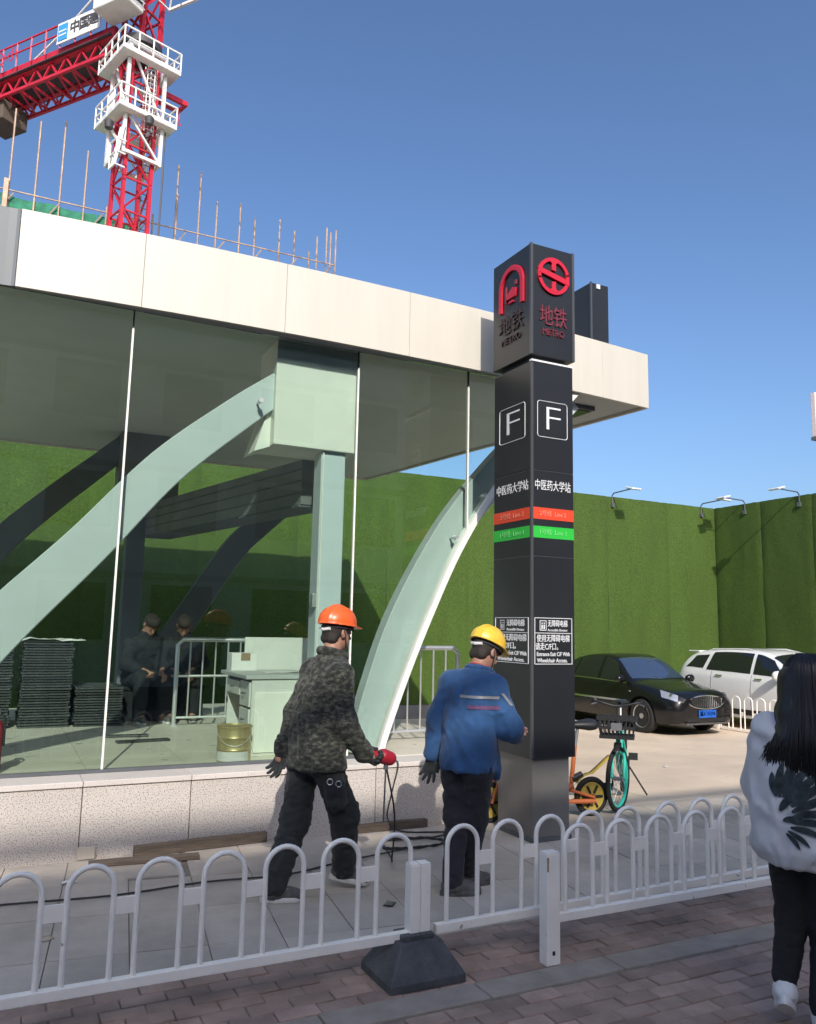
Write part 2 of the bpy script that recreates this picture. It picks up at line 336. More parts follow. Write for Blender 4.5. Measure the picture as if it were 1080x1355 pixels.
# grey slabs between the fence and the station, laid a little askew to the front
SL, SW, ANG = 0.62, 0.40, math.radians(-7.5)
ca, sa = math.cos(ANG), math.sin(ANG)
slab_mesh = None
for i in range(-14, 32):
    for j in range(4, 18):
        off = 0.31*(i % 2)*0
        cx, cy_ = i*SW+0.06, j*SL+0.31+off-1.5
        q = [(cx+dx*(SW/2-0.003), cy_+dy*(SL/2-0.003)) for dx, dy in ((-1,-1),(1,-1),(1,1),(-1,1))]
        q = [(ca*a-sa*b+0.75, sa*a+ca*b+0.5) for a, b in q]
        c = clip_poly(q, -2.6, 9.5, 4.21, 6.455)
        if len(c) < 3: continue
        ar = abs(sum(c[k-1][0]*c[k][1]-c[k][0]*c[k-1][1] for k in range(len(c))))/2
        if ar < 0.004: continue
        mx, my = sum(p[0] for p in c)/len(c), sum(p[1] for p in c)/len(c)
        full = abs(ar-(SW-0.006)*(SL-0.006)) < 1e-4
        if full and slab_mesh: o = link('paving_slab', slab_mesh, None, pavement)
        else:
            mb = MB(); mb.prism([(a-mx, b-my) for a, b in c], -0.03, 0)
            o = mb.build('paving_slab', 'slab_grey', pavement, world=False)
            if full: slab_mesh = o.data
        o.location = (mx, my, rnd.uniform(-0.0022, 0.0022)); o.rotation_euler = (rnd.uniform(-0.002, 0.002), rnd.uniform(-0.003, 0.003), 0)
# red-brown clay pavers in running bond
bm_ = MB(); bm_.box(-0.0972, 0.0972, -0.0472, 0.0472, -0.05, 0); brick_mesh = bm_.mesh('brick'); brick_mesh.materials.append(MATS['brick_red'])
bl = []
for j in range(-30, 42):
    y = 4.155-j*0.1
    if 3.42 < y < 3.60: continue
    if y < -2.9: break
    for i in range(-20, 70):
        x = i*0.2+(0.1 if j % 2 else 0)+0.03
        if y > 4.17: continue
        bl.append((x, y))
vis = sorted([b for b in bl if in_view((b[0], b[1], 0), 40)], key=lambda b: b[0]**2+b[1]**2)
rest = [b for b in bl if b not in set(vis[:300])]
for x, y in vis[:300]:
    o = link('brick', brick_mesh, None, pavement, bevel=0.004, seg=1)
    o.location = (x+rnd.uniform(-0.0015, 0.0015), y+rnd.uniform(-0.0015, 0.0015), rnd.uniform(-0.005, 0.003)); o.rotation_euler = (rnd.uniform(-0.015, 0.015), rnd.uniform(-0.010, 0.010), rnd.uniform(-0.014, 0.014))
st = MB()
for x, y in rest:
    z = rnd.uniform(-0.003, 0.002); st.box(x-0.0972, x+0.0972, y-0.0472, y+0.0472, -0.05, z)
tag(st.build('brick_paving', 'brick_red', pavement), kind='stuff')
for i in range(-4, 14):
    mb = MB(); mb.box(-0.396, 0.396, -0.086, 0.086, -0.06, 0.002)
    o = mb.build('kerb_stone', 'kerb_stone', pavement, world=False, bevel=0.006); o.location = (i*0.8+0.2, 3.51, rnd.uniform(-0.003, 0.003)); o.rotation_euler = (0, rnd.uniform(-.003,.003), rnd.uniform(-.003,.003))

# ------------------------------------------------------------------ station entrance
st_ = thing('metro_entrance', 'glass metro entrance with flat cream canopy, curved steel arches and speckled granite base', 'station', (2.0, 8.5, 0))
mb = MB(); mb.box(-3.2, 4.53, 6.53, 11.95, -0.3, 0.50)
base = mb.build('base', 'joint_sand', st_)
jx = [-2.47, -1.69, -0.91, -0.13, 0.65, 1.43, 2.21, 2.99, 3.77, 4.56]
for a, b in zip(jx[:-1], jx[1:]):
    MB().box(a+0.003, b-0.003, 6.50, 6.53, -0.02, 0.494).build('granite_panel', 'granite', base, bevel=0.003, seg=1)
    MB().box(a+0.002, b-0.002, 6.485, 6.80, 0.50, 0.54).build('cap_stone', 'granite_cap', base, bevel=0.004, seg=1)
for k in range(5):
    MB().box(4.53, 4.56, 6.535+k*0.9, 6.535+k*0.9+0.894, -0.2, 0.494).build('granite_panel', 'granite', base, bevel=0.003, seg=1)
for i in range(-4, 7):
    for j in range(7):
        x0, x1 = -3.19+(i+4)*0.78, min(4.56, -3.19+(i+5)*0.78); y0 = 6.803+j*0.74; y1 = min(11.95, y0+0.74)
        if x1-x0 < 0.05: continue
        MB().box(x0+0.002, x1-0.002, y0+0.002, y1-0.002, 0.50, 0.545+rnd.uniform(-0.0008, 0.0008)).build('floor_tile', 'floor_tile', base)

# canopy: a gently bowed front
yf = lambda x: 6.60+0.0140*(x-2.38)**2
right_edge = [(6.47, 6.84), (6.35, 8.02), (6.01, 9.49), (5.87, 10.65), (5.71, 12.1), (5.60, 12.9)]
front = [(-3.4+i*0.35, yf(max(-0.3, -3.4+i*0.35))) for i in range(29)]; front = [p for p in front if p[0] < 6.38]
plan = front+right_edge+[(-3.4, 12.9)]
inset = [(x, y+0.045) for x, y in front]+[(x-0.05, y+(0.045 if k == 0 else 0)-(0.02 if k == 5 else 0)) for k, (x, y) in enumerate(right_edge)]+[(-3.4, 12.88)]
canopy = MB().prism(inset, 4.272, 4.832).build('canopy', 'soffit_panel', st_)
def fascia(pts, m, z0=4.241, z1=4.878, t=0.04, nm='fascia_panel'):
    """pts: outer line; the panel is a thin cassette behind it"""
    inn = []
    for i, p in enumerate(pts):
        a = Vector(pts[max(0, i-1)]); b = Vector(pts[min(len(pts)-1, i+1)]); d = (b-a).normalized(); n = Vector((-d.y, d.x)); inn.append((p[0]+n.x*t, p[1]+n.y*t))
    mb = MB(); P = list(pts)+inn[::-1]; mb.prism(P, z0, z1); return mb.build(nm, m, canopy, bevel=0.002, seg=1)
cj = [-0.098, 0.835, 2.043, 3.273, 4.503, 5.733, 6.465]
for a, b in zip(cj[:-1], cj[1:]):
    n = 6; fascia([(a+0.0015+(b-a-0.003)*k/n, yf(a+0.0015+(b-a-0.003)*k/n)) for k in range(n+1)], 'cream_panel')
fascia([(-3.39, 6.74), (-0.32, 6.715), (-0.18, 6.708), (-0.125, 6.70), (-0.102, 6.690)], 'grey_panel')
for a, b in zip(right_edge[:-1], right_edge[1:]):
    d = (Vector(b)-Vector(a)).normalized()*0.003; fascia([(a[0]+d.x, a[1]+d.y+(0.04 if a == right_edge[0] else 0)), (b[0]-d.x, b[1]-d.y)], 'cream_panel')
fascia([(5.59, 12.9), (2.2, 12.9), (-0.6, 12.9), (-3.4, 12.9)], 'cream_panel')
# soffit seams and the square lamp under the right end
f = MB(); f.box(5.60, 5.97, 7.18, 7.55, 4.222, 4.2715); f = f.build('soffit_lamp', 'dark_steel', canopy, bevel=0.005); MB().box(5.64, 5.93, 7.22, 7.51, 4.214, 4.222).build('lamp_diffuser', 'window_dark', f)

# glass front
GY = 6.82
arc = bez([(3.12, 0.545), (3.20, 0.80), (3.37, 1.25), (3.60, 1.79), (3.93, 2.47), (4.36, 3.14), (4.76, 3.63), (5.22, 4.07)][0:], 6) if False else [Vector(p) for p in bez([(3.12,0.545,0),(3.20,0.80,0),(3.37,1.25,0),(3.60,1.79,0),(3.93,2.47,0),(4.36,3.14,0),(4.76,3.63,0),(5.38,4.2715,0)], 6)]
arc = [(p.x, p.y) for p in arc]
def arc_z(x):
    for (a, b), (c, d) in zip(arc[:-1], arc[1:]):
        if a <= x <= c: return b+(d-b)*(x-a)/(c-a)
pane = lambda poly: MB().prism(poly, GY-0.008, GY+0.008, lambda a, b, c: (a, c, b)).build('glass_pane', 'glass', st_)
ZB, ZT = 0.56, 4.2715
J1, J2, J3 = 0.806, 2.845, 4.05
pane([(-3.1, ZB), (J1-0.006, ZB), (J1-0.006, ZT), (-3.1, ZT)])
pane([(J1+0.006, ZB), (J2-0.006, ZB), (J2-0.006, ZT), (J1+0.006, ZT)])
pane([(J2+0.006, ZB), (3.12, ZB)]+[p for p in arc if p[1] > ZB+.02 and p[0] < J3-0.006]+[(J3-0.006, arc_z(J3-0.006)), (J3-0.006, ZT), (J2+0.006, ZT)])
pane([(J3+0.006, arc_z(J3+0.006))]+[p for p in arc if p[0] > J3+0.02]+[(J3+0.006, ZT)])
for x, z0 in ((J1, ZB), (J2, ZB), (J3, arc_z(J3))):
    MB().box(x-0.008, x+0.008, GY-0.014, GY+0.012, z0, ZT-0.16).build('glass_joint', 'white_paint', st_)
    MB().box(x-0.006, x+0.006, GY-0.010, GY+0.010, ZT-0.16, ZT).build('glass_clip', 'dark_steel', st_)
MB().box(-3.1, 3.10, GY-0.022, GY+0.022, 0.541, 0.566).build('bottom_channel', 'dark_steel', st_)
mb = MB(); P = []
for k, p in enumerate(arc):
    a = Vector(arc[max(0, k-1)]); b = Vector(arc[min(len(arc)-1, k+1)]); d = (b-a).normalized(); n = Vector((d.y, -d.x)); q = Vector(p)
    P.append([(q.x-n.x*0.006, GY-0.055, q.y-n.y*0.006), (q.x+n.x*0.05, GY-0.055, q.y+n.y*0.05), (q.x+n.x*0.05, GY+0.055, q.y+n.y*0.05), (q.x-n.x*0.006, GY+0.055, q.y-n.y*0.006)])
mb.grid(P, cv=True); mb.build('edge_trim', 'white_paint', st_, smooth='auto')

def arch(pts, w0, w1, y0, y1, m='arch_paint'):
    if y0 < 8: pts = [(a*0.975, 1.7+(b-1.7)*0.975 if b > 0.6 else b) for a, b in pts]
    C = bez([(a, 0, b) for a, b in pts], 8); n = len(C); rows = []
    for k, p in enumerate(C):
        d = (C[min(n-1, k+1)]-C[max(0, k-1)]).normalized(); nn = V(-d.z, 0, d.x)*((w0+(w1-w0)*k/(n-1))/2)
        rows.append([(p.x+nn.x, y0, p.z+nn.z), (p.x-nn.x, y0, p.z-nn.z), (p.x-nn.x, y1, p.z-nn.z), (p.x+nn.x, y1, p.z+nn.z)])
    mb = MB(); mb.grid(rows, cv=True); mb.add(rows[0], [(0,1,2,3)]); mb.add(rows[-1], [(0,1,2,3)])
    return mb.build('arch', m, st_, smooth='auto', bevel=0.008, seg=1)
a1 = arch([(-0.90, 0.54), (-0.42, 1.10), (0.08, 1.72), (0.60, 2.31), (1.19, 3.03), (1.80, 3.59), (2.2, 3.92)], 0.44, 0.27, 6.94, 7.10)
a2 = arch([(3.14, 0.54), (3.28, 1.05), (3.56, 1.81), (4.06, 2.67), (4.60, 3.32), (5.05, 3.78), (5.55, 4.32)], 0.30, 0.36, 6.94, 7.10)
arch([(-0.75, 1.75), (-0.06, 2.67), (0.5, 3.27), (1.05, 3.80), (1.52, 4.26)], 0.36, 0.28, 11.55, 11.75, 'shaded_rear_steel')
arch([(1.55, 0.54), (1.85, 1.05), (2.30, 1.68), (2.95, 2.72), (3.40, 3.20), (4.5, 4.26)], 0.36, 0.32, 11.55, 11.75, 'shaded_rear_steel')
for x, z in ((3.93, 2.58), (4.25, 3.02), (1.92, 3.66)):
    f = MB(); f.tube([(x, GY+0.01, z), (x, 6.95, z)], 0.010, 10); f.tube([(x, GY-0.02, z), (x, GY+0.03, z)], 0.022, 12); f.build('glass_fitting', 'stainless', st_, smooth='auto')
# portal: white head box over a grey pillar, dark shutter beam going back
MB().box(2.07, 2.875, 6.88, 7.40, 3.30, 4.2715).build('head_box', 'white_paint', st_, bevel=0.006)
MB().box(2.55, 2.79, 6.93, 7.13, 0.546, 3.30).build('pillar', 'grey_steel', st_, bevel=0.012)
MB().tube([(2.565, 6.915, 0.6), (2.565, 6.915, 3.28)], 0.008, 6).build('conduit', 'white_paint', st_)
MB().box(2.51, 2.549, 6.92, 6.99, 1.86, 1.98).build('switch_box', 'stainless', st_, bevel=0.004)
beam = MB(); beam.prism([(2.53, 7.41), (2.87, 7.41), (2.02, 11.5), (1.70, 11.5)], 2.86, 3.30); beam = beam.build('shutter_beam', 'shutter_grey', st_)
for z in (2.97, 3.09, 3.20):
    MB().prism([(2.522, 7.415), (2.532, 7.415), (1.706, 11.49), (1.694, 11.49)], z, z+0.012).build('beam_rib', 'dark_steel', beam)
MB().prism([(2.51, 7.42), (2.86, 7.42), (2.03, 11.5), (1.68, 11.5)], 2.835, 2.859).build('shutter_slot', 'dark_steel', beam)
MB().box(1.47, 1.71, 11.5, 11.78, 0.546, 3.34).build('pillar', 'shaded_rear_steel', st_, bevel=0.01)
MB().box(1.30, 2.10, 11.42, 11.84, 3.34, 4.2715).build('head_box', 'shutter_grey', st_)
mb = MB(); mb.prism([(2.08, 3.30), (1.93, 3.24), (2.08, 3.76)], 7.0, 7.36, lambda a, b, c: (a, c, b)); mb.build('gusset', 'white_paint', st_)

# roof-top sign box standing on the canopy
rb = thing('roof_sign_box', 'plain black sign box standing on the canopy roof behind the tall pylon', 'sign box', (5.80, 7.1, 4.833))
MB().box(5.68, 5.93, 6.88, 7.33, 4.833, 5.61).build('cabinet', 'pylon_black', rb, bevel=0.005)
MB().box(5.672, 5.692, 6.872, 6.892, 4.834, 5.615).build('corner_strip', 'pylon_seam', rb)
MB().box(5.755, 5.805, 6.868, 6.88, 5.55, 5.60).build('label_tab', 'print_white', rb)

# ------------------------------------------------------------------ sign pylon
PX, PY, PW, PD = 3.96, 5.60, 0.445, 0.585
py = thing('sign_pylon', 'tall black metro sign pylon with red emblems, exit letter F and coloured line bands', 'sign', (PX+PW/2, PY+PD/2, 0))
MB().box(PX+0.03, PX+PW-0.045, PY+0.03, PY+PD-0.045, 0.004, 0.655).build('plinth', 'pylon_base', py, bevel=0.004)
MB().box(PX+0.02, PX+PW-0.03, PY+0.02, PY+PD-0.03, 0.0, 0.035).build('foot_plate', 'dark_steel', py)
zs = [0.655, 2.32, 3.06, 4.02]
for a, b in zip(zs[:-1], zs[1:]):
    MB().box(PX, PX+PW, PY, PY+PD, a+0.0015, b-0.0015).build('shaft_panel', 'pylon_black', py, bevel=0.004)
MB().box(PX+0.004, PX+PW-0.004, PY+0.004, PY+PD-0.004, 0.66, 4.015).build('core', 'dark_steel', py)
for z0, z1 in ((0.66, 4.01),):
    for dx, dy in ((-0.003, -0.003),):
        MB().box(PX+dx, PX+dx+0.022, PY+dy, PY+dy+0.022, z0, z1).build('corner_strip', 'pylon_seam', py)
MB().box(PX+0.05, PX+PW-0.05, PY+0.05, PY+PD-0.05, 4.02, 4.075).build('neck', 'dark_steel', py)
MB().box(PX+0.0, PX+PW, PY-0.002, PY+0.03, 4.022, 4.038).build('lit_gap_strip', 'print_white', py)  # white strip painted in for the light caught in the gap
hb = MB().box(PX-0.012, PX+PW+0.012, PY-0.012, PY+PD+0.012, 4.075, 5.10).build('head_box', 'pylon_black', py, bevel=0.004)
MB().box(PX-0.016, PX+0.008, PY-0.016, PY+0.008, 4.08, 5.104).build('corner_strip', 'pylon_seam', hb)
MB().box(PX+PW-0.01, PX+PW+0.016, PY-0.016, PY+0.0, 4.08, 5.104).build('corner_strip', 'pylon_seam', hb)
def ring_pts(a0, a1, r0, r1, n=28):
    o = [(r1*math.cos(math.radians(a0+(a1-a0)*k/n)), r1*math.sin(math.radians(a0+(a1-a0)*k/n))) for k in range(n+1)]
    return o+[(r0*math.cos(math.radians(a0+(a1-a0)*k/n)), r0*math.sin(math.radians(a0+(a1-a0)*k/n))) for k in range(n, -1, -1)]
faces = [  # (surface frame) right face looks along -Y, left face along -X
    dict(org=lambda u, z, d=0.0: (PX+u*PW, PY-0.013-d, z), ex=(1,0,0), w=PW), dict(org=lambda u, z, d=0.0: (PX-0.013-d, PY+PD*(1-u), z), ex=(0,-1,0), w=PD)]
def emb(poly, f, u, z, m='sign_red', name='emblem', t=0.02, sx=1.0, off=0.0):
    ex = Vector(f['ex']); ez = V(0,0,1); nn = ex.cross(ez); o = Vector(f['org'](u, z, off)); mb = MB()
    mb.prism(poly, 0, t, lambda a, b, c: tuple(o+ex*(a*sx)+ez*b+nn*c)); return mb.build(name, m, hb, bevel=0.0015, seg=1)
R_ = faces[0]; zc = 4.83; r = 0.172
# roundel: ring split by a slanting bar, a stub above and below (right face)
emb(ring_pts(10, 196, r*0.80, r), R_, 0.5, zc); emb(ring_pts(190, 376, r*0.80, r), R_, 0.5, zc)
emb([(-r*0.99, 0.062), (-r*0.98, 0.012), (r*0.97, -0.062), (r*0.99, -0.012)], R_, 0.5, zc, off=0.003)
emb([(-0.022, 0.055), (0.022, 0.048), (0.022, 0.15), (-0.022, 0.15)], R_, 0.5, zc, off=0.001); emb([(-0.022, -0.15), (0.022, -0.15), (0.022, -0.048), (-0.022, -0.055)], R_, 0.5, zc, off=0.001)
emb([(-0.06, 0.142), (-0.02, 0.142), (-0.02, 0.115)], R_, 0.5, zc, off=0.002); emb([(0.06, 0.142), (0.02, 0.115), (0.02, 0.142)], R_, 0.5, zc, off=0.002)
emb([(-0.06, -0.142), (-0.02, -0.115), (-0.02, -0.142)], R_, 0.5, zc, off=0.002); emb([(0.06, -0.142), (0.02, -0.142), (0.02, -0.115)], R_, 0.5, zc, off=0.002)
# tunnel arch with a train front (left face)
Lf = faces[1]
emb([(p[0], p[1]+0.04) for p in ring_pts(0, 180, 0.148, 0.195)], Lf, 0.52, 4.76); emb([(-0.195, -0.17), (-0.148, -0.17), (-0.148, 0.04), (-0.195, 0.04)], Lf, 0.52, 4.76); emb([(0.148, -0.17), (0.195, -0.17), (0.195, 0.04), (0.148, 0.04)], Lf, 0.52, 4.76)
emb([(-0.07, -0.075), (0.07, -0.075), (0.085, 0.0), (0.03, 0.02), (-0.06, -0.03)], Lf, 0.52, 4.76, off=0.001); emb([(-0.09, -0.1), (-0.075, -0.1), (-0.075, 0.06), (-0.09, 0.06)], Lf, 0.52, 4.76, m='sign_dim_red'); emb([(0.06, 0.03), (0.09, 0.03), (0.09, 0.075), (0.06, 0.075)], Lf, 0.52, 4.76, m='sign_dim_red')
emb([(-0.05, -0.12), (0.05, -0.12), (0.03, -0.10), (-0.03, -0.10)], Lf, 0.52, 4.76)
for f, m1, m2 in ((faces[0], 'sign_dim_red', 'sign_dim_red'), (faces[1], 'sign_dark', 'sign_dark')):
    ex = f['ex']; ey = (0,0,1); W = f['w']
    lettering('lettering', '地铁', 0.20, m1, hb, f['org'](0.5, 4.44, 0.004), ex, ey, width=W*0.66, depth=0.014)
    lettering('lettering', 'METRO', 0.085, m2, hb, f['org'](0.5, 4.30, 0.004), ex, ey, width=W*0.52, depth=0.014)
    S = lambda u, z, d=0.0: f['org'](u, z, d-0.011)
    # exit letter in a thin rounded frame
    lettering('exit_letter', 'F', 0.31, 'print_white', py, S(0.5, 3.515), ex, ey, bold=-0.006, width=W*0.34)
    fr = []; 
    for cx_, cz_, a0 in ((1, 1, 0), (-1, 1, 90), (-1, -1, 180), (1, -1, 270)):
        for k in range(5):
            a = math.radians(a0+k*22.5); fr.append(Vector(S(0.5, 3.515, 0.0))+Vector(ex)*(cx_*W*0.30+0.025*math.cos(a))+V(0,0,cz_*0.135+0.025*math.sin(a)))
    MB().tube(fr, 0.0035, 4, closed=True).build('letter_frame', 'print_white', py)
    lettering('station_name', '中医药大学站', 0.098, 'print_white', py, S(0.5, 2.925), ex, ey, width=W*0.84)
    nn = Vector(ex).cross(V(0,0,1))
    def band(z0, z1, m):
        o = Vector(S(0, 0, 0)); mb = MB(); a, b = Vector(S(0.0, z0, 0)), Vector(S(1.0, z1, 0))
        mb.add([Vector(S(0, z0, 0.0)), Vector(S(1, z0, 0.0)), Vector(S(1, z1, 0.0)), Vector(S(0, z1, 0.0)), Vector(S(0, z0, -0.0015)), Vector(S(1, z0, -0.0015)), Vector(S(1, z1, -0.0015)), Vector(S(0, z1, -0.0015))], [(0,1,2,3),(7,6,5,4),(0,4,5,1),(1,5,6,2),(2,6,7,3),(3,7,4,0)])
        return mb.build('line_band', m, py)
    b1 = band(2.635, 2.735, 'band_red'); b2 = band(2.475, 2.575, 'band_green')
    lettering('lettering', '2号线  Line 2', 0.055, 'band_red_text', b1, S(0.5, 2.685, 0.003), ex, ey, width=W*0.62, depth=0.002); lettering('lettering', '1号线  Line 1', 0.055, 'band_green_text', b2, S(0.5, 2.525, 0.003), ex, ey, width=W*0.62, depth=0.002)
    # notice: lift symbol and directions
    zt, zb, zm = 1.80, 1.42, 1.675
    nf = MB()
    for p, q in (((0.07, zb), (0.93, zb)), ((0.07, zt), (0.93, zt)), ((0.07, zm), (0.93, zm)), ((0.07, zb), (0.07, zt)), ((0.93, zb), (0.93, zt))):
        nf.bar(Vector(S(p[0], p[1], 0.001)), Vector(S(q[0], q[1], 0.001)), 0.005, 0.005)
    nf.build('notice_frame', 'print_white', py)
    lettering('notice_lettering', '无障碍电梯', 0.062, 'print_white', py, S(0.60, 1.752), ex, ey, bold=0.0003, width=W*0.46)
    lettering('notice_lettering', 'Accessible Elevator', 0.03, 'print_white', py, S(0.60, 1.700), ex, ey, bold=0.0, width=W*0.46)
    ic = MB(); o = Vector(S(0.26, 1.738)); e = Vector(ex)
    for a, b, c, d in ((-0.028, 0.028, 0.036, 0.042), (-0.028, 0.028, -0.042, -0.036), (-0.034, -0.028, -0.042, 0.042), (0.028, 0.034, -0.042, 0.042), (-0.018, -0.004, -0.03, 0.006), (0.004, 0.018, -0.03, 0.006), (-0.016, -0.006, 0.012, 0.024), (0.006, 0.016, 0.012, 0.024)):
        ic.add([o+e*a+V(0,0,c), o+e*b+V(0,0,c), o+e*b+V(0,0,d), o+e*a+V(0,0,d)], [(0,1,2,3)])
    ic.v = [tuple(Vector(v)+nn*0.002) for v in ic.v]; ic.build('lift_symbol', 'print_white', py)
    lettering('notice_lettering', '使用无障碍电梯', 0.066, 'print_white', py, S(0.50, 1.628), ex, ey, bold=0.0003, width=W*0.76)
    lettering('notice_lettering', '请走C/F口。', 0.066, 'print_white', py, S(0.38, 1.560), ex, ey, bold=0.0003, width=W*0.52)
    lettering('notice_lettering', 'Entrance Exit C/F With', 0.047, 'print_white', py, S(0.50, 1.500), ex, ey, bold=0.0004, width=W*0.76)
    lettering('notice_lettering', 'Wheelchair Access.', 0.047, 'print_white', py, S(0.475, 1.448), ex, ey, bold=0.0004, width=W*0.70)

# ------------------------------------------------------------------ green hoarding walls
GW_Y, GW_X, GW_Z = 15.6, 17.0, 5.03
def turf_wall(name, label, spans, along_x):
    c0 = spans[0][0]; t = thing(name, label, 'wall', (spans[0][0], GW_Y, -0.2) if along_x else (GW_X, spans[0][0], -0.2))
    k = 0
    for a, b in spans:
        k += 1; rows = []; nu = 16; nv = 34
        for j in range(nv+1):
            z = 0.08+(GW_Z-0.08)*j/nv; row = []
            for i in range(nu+1):
                s = a+(b-a)*i/nu; edge = min(i, nu-i)/nu
                w = 0.018*mnoise.noise(V(s*1.6+k*7, z*0.7, k*3.1))+0.010*mnoise.noise(V(s*6, z*5, k))-(0.022 if edge == 0 else 0)
                zt = z+(0.012*mnoise.noise(V(s*9, 1, k)) if j == nv else 0)
                row.append((s, GW_Y-0.05-w, zt) if along_x else (GW_X-0.05-w, s, zt))
            rows.append(row)
        mb = MB(); mb.grid(rows); mb.build('turf_panel', 'turf', t, smooth=True)
    a, b = spans[0][0], spans[-1][1]; a, b = min(a, b), max(a, b)
    if along_x:
        MB().box(a, GW_X-0.002, GW_Y, GW_Y+0.12, -0.3, GW_Z-0.02).build('backing', 'plinth_grey', t); MB().box(a, b, GW_Y-0.12, GW_Y-0.002, -0.3, 0.075).build('plinth', 'plinth_grey', t)
    else:
        MB().box(GW_X, GW_X+0.12, a, GW_Y+0.12, -0.3, GW_Z-0.02).build('backing', 'plinth_grey', t); MB().box(GW_X-0.12, GW_X-0.002, a, b, -0.3, 0.075).build('plinth', 'plinth_grey', t)
    return t
xs = [17.0-0.03, 15.29, 13.29]+[13.29-2*k for k in range(1, 12)]
turf_wall('hoarding_wall', 'long artificial-grass hoarding wall in the sun behind the glass entrance and black car', [(xs[i+1], xs[i]) for i in range(len(xs)-2, -1, -1)], True)
turf_wall('hoarding_wall', 'darker artificial-grass hoarding wall at right angles to the long one, behind the white car', [(15.54-1.45*(k+1)+0.0, (15.54-1.45*k if k else 15.58)) for k in range(6, -1, -1)], False)
def flood(label, root, out, aim):
    t = thing('floodlight', label, 'floodlight', root, 0, 'floodlights on the hoarding wall'); r0 = Vector(root); o = Vector(out); e = r0+o*0.72+V(0,0,0.07)
    MB().tube([r0+V(0,0,-0.25), r0+V(0,0,0.0), r0+o*0.06+V(0,0,0.05), e], 0.016, 8).build('arm', 'dark_steel', t, smooth='auto')
    s = o.cross(V(0,0,1)); mb = MB(); c = e+o*0.05
    mb.bar(c-s*0.15, c+s*0.15, 0.24, 0.04, (Vector((0,0,1))+o*aim)); h = mb.build('lamp_head', 'lamp_white', t, bevel=0.012)
    mb = MB(); mb.bar(c-s*0.13+V(0,0,-0.024)-o*0.01, c+s*0.13+V(0,0,-0.024)-o*0.01, 0.2, 0.012, (Vector((0,0,1))+o*aim)); mb.build('lens', 'lamp_clear', h)
    MB().box(r0.x-0.04, r0.x+0.04, r0.y-0.04, r0.y+0.04, r0.z-0.3, r0.z-0.2).build('bracket', 'dark_steel', t)
flood('white floodlight on a bent arm above the sunlit grass wall over the black car', (13.43, GW_Y-0.06, GW_Z+0.03), (0,-1,0), 0.25)
flood('white floodlight on the sunlit grass wall right beside the inner corner', (16.45, GW_Y-0.06, GW_Z+0.03), (0,-1,0), 0.25)
flood('white floodlight on the darker grass wall, the one nearer the inner corner', (GW_X-0.06, 14.55, GW_Z+0.03), (-1,0,0), 0.25)
flood('white floodlight on the darker grass wall, the one farther from the corner', (GW_X-0.06, 12.95, GW_Z+0.03), (-1,0,0), 0.25)

# ------------------------------------------------------------------ white arch fences
def fence_panel(label, x0, n, y, z0, group, tilt=0.0, dy=0.0, posts=(True, True), h=0.505, pitch=0.283):
    t = thing('arch_fence', label, 'fence', (x0, y, 0), tilt, group); L = n*pitch+0.05; w = 0.200; rr = 0.0125
    MB().box(0, L, -0.02, 0.02, z0, z0+0.045).build('bottom_rail', 'fence_white', t, bevel=0.004, world=False)
    for k in range(n):
        a = 0.05+k*pitch+0.018; b = a+w-2*rr+0.01; c = (a+b)/2; R = (b-a)/2; zt = z0+h-R
        path = [(a, 0, z0+0.04), (a, 0, zt)]+[(c-R*math.cos(q*PI/14), 0, zt+R*math.sin(q*PI/14)) for q in range(1, 14)]+[(b, 0, zt), (b, 0, z0+0.04)]
        MB().tube(path, rr, 10).build('arch_bar', 'fence_white', t, smooth='auto', world=False)
        if k < n-1:
            MB().box(b+rr-0.004, b+rr+pitch-w+0.02-2*rr+0.006, -0.005, 0.005, z0+0.30, z0+0.37).build('link_plate', 'fence_white', t, bevel=0.002, world=False)
    return t
FN = 'white arch fence panels'
FY = 3.80
fence_panel('white arch fence panel in front of the orange-helmet man, ending at the rubber foot', 0.0, 7, FY, 0.165, FN)
fence_panel('white arch fence panel joined to the rubber foot post, in front of the yellow-helmet man', 2.10, 5, FY+0.01, 0.172, FN, tilt=0.02)
fence_panel('white arch fence panel standing just behind another one, towards the bicycles', 3.56, 5, FY+0.045, 0.172, FN, tilt=0.025)
fence_panel('white arch fence panel in the front row, attached to the single wide post', 2.72, 7, 3.64, 0.195, FN, tilt=0.0, h=0.47)
def fpost(label, x, y, z0, z1, w=0.055, two=True, dp=None):
    dp = dp or w*0.62
    t = thing('fence_post', label, 'fence post', (x, y, 0))
    for s in ((-1, 1) if two else (0,)):
        MB().box(s*w*0.52-w/2, s*w*0.52+w/2, -dp, dp, z0, z1).build('post_tube', 'fence_white', t, bevel=0.004, world=False)
        MB().box(s*w*0.52-w/2+.002, s*w*0.52+w/2-.002, -dp+.002, dp-.002, z1, z1+0.006).build('post_cap', 'fence_white', t, world=False)
    return t
p1 = fpost('pair of square white fence posts rising from the dark rubber foot', 1.995, FY, 0.19, 0.52)
p2 = fpost('single wide white fence post with peeling base standing on the paving', 2.685, 3.635, 0.0, 0.545, w=0.085, two=False, dp=0.034)
MB().box(-0.008, 0.008, -0.0355, -0.0339, 0.05, 0.07).build('bolt_hole', 'trim_black', p2, world=False); MB().box(-0.04, -0.03, -0.0355, -0.0339, 0.46, 0.53).build('rust_mark', 'cardboard', p2, world=False)
rbk = thing('rubber_foot', 'dark rubber pyramid foot block holding the white fence posts', 'base block', (1.975, 3.80, 0))
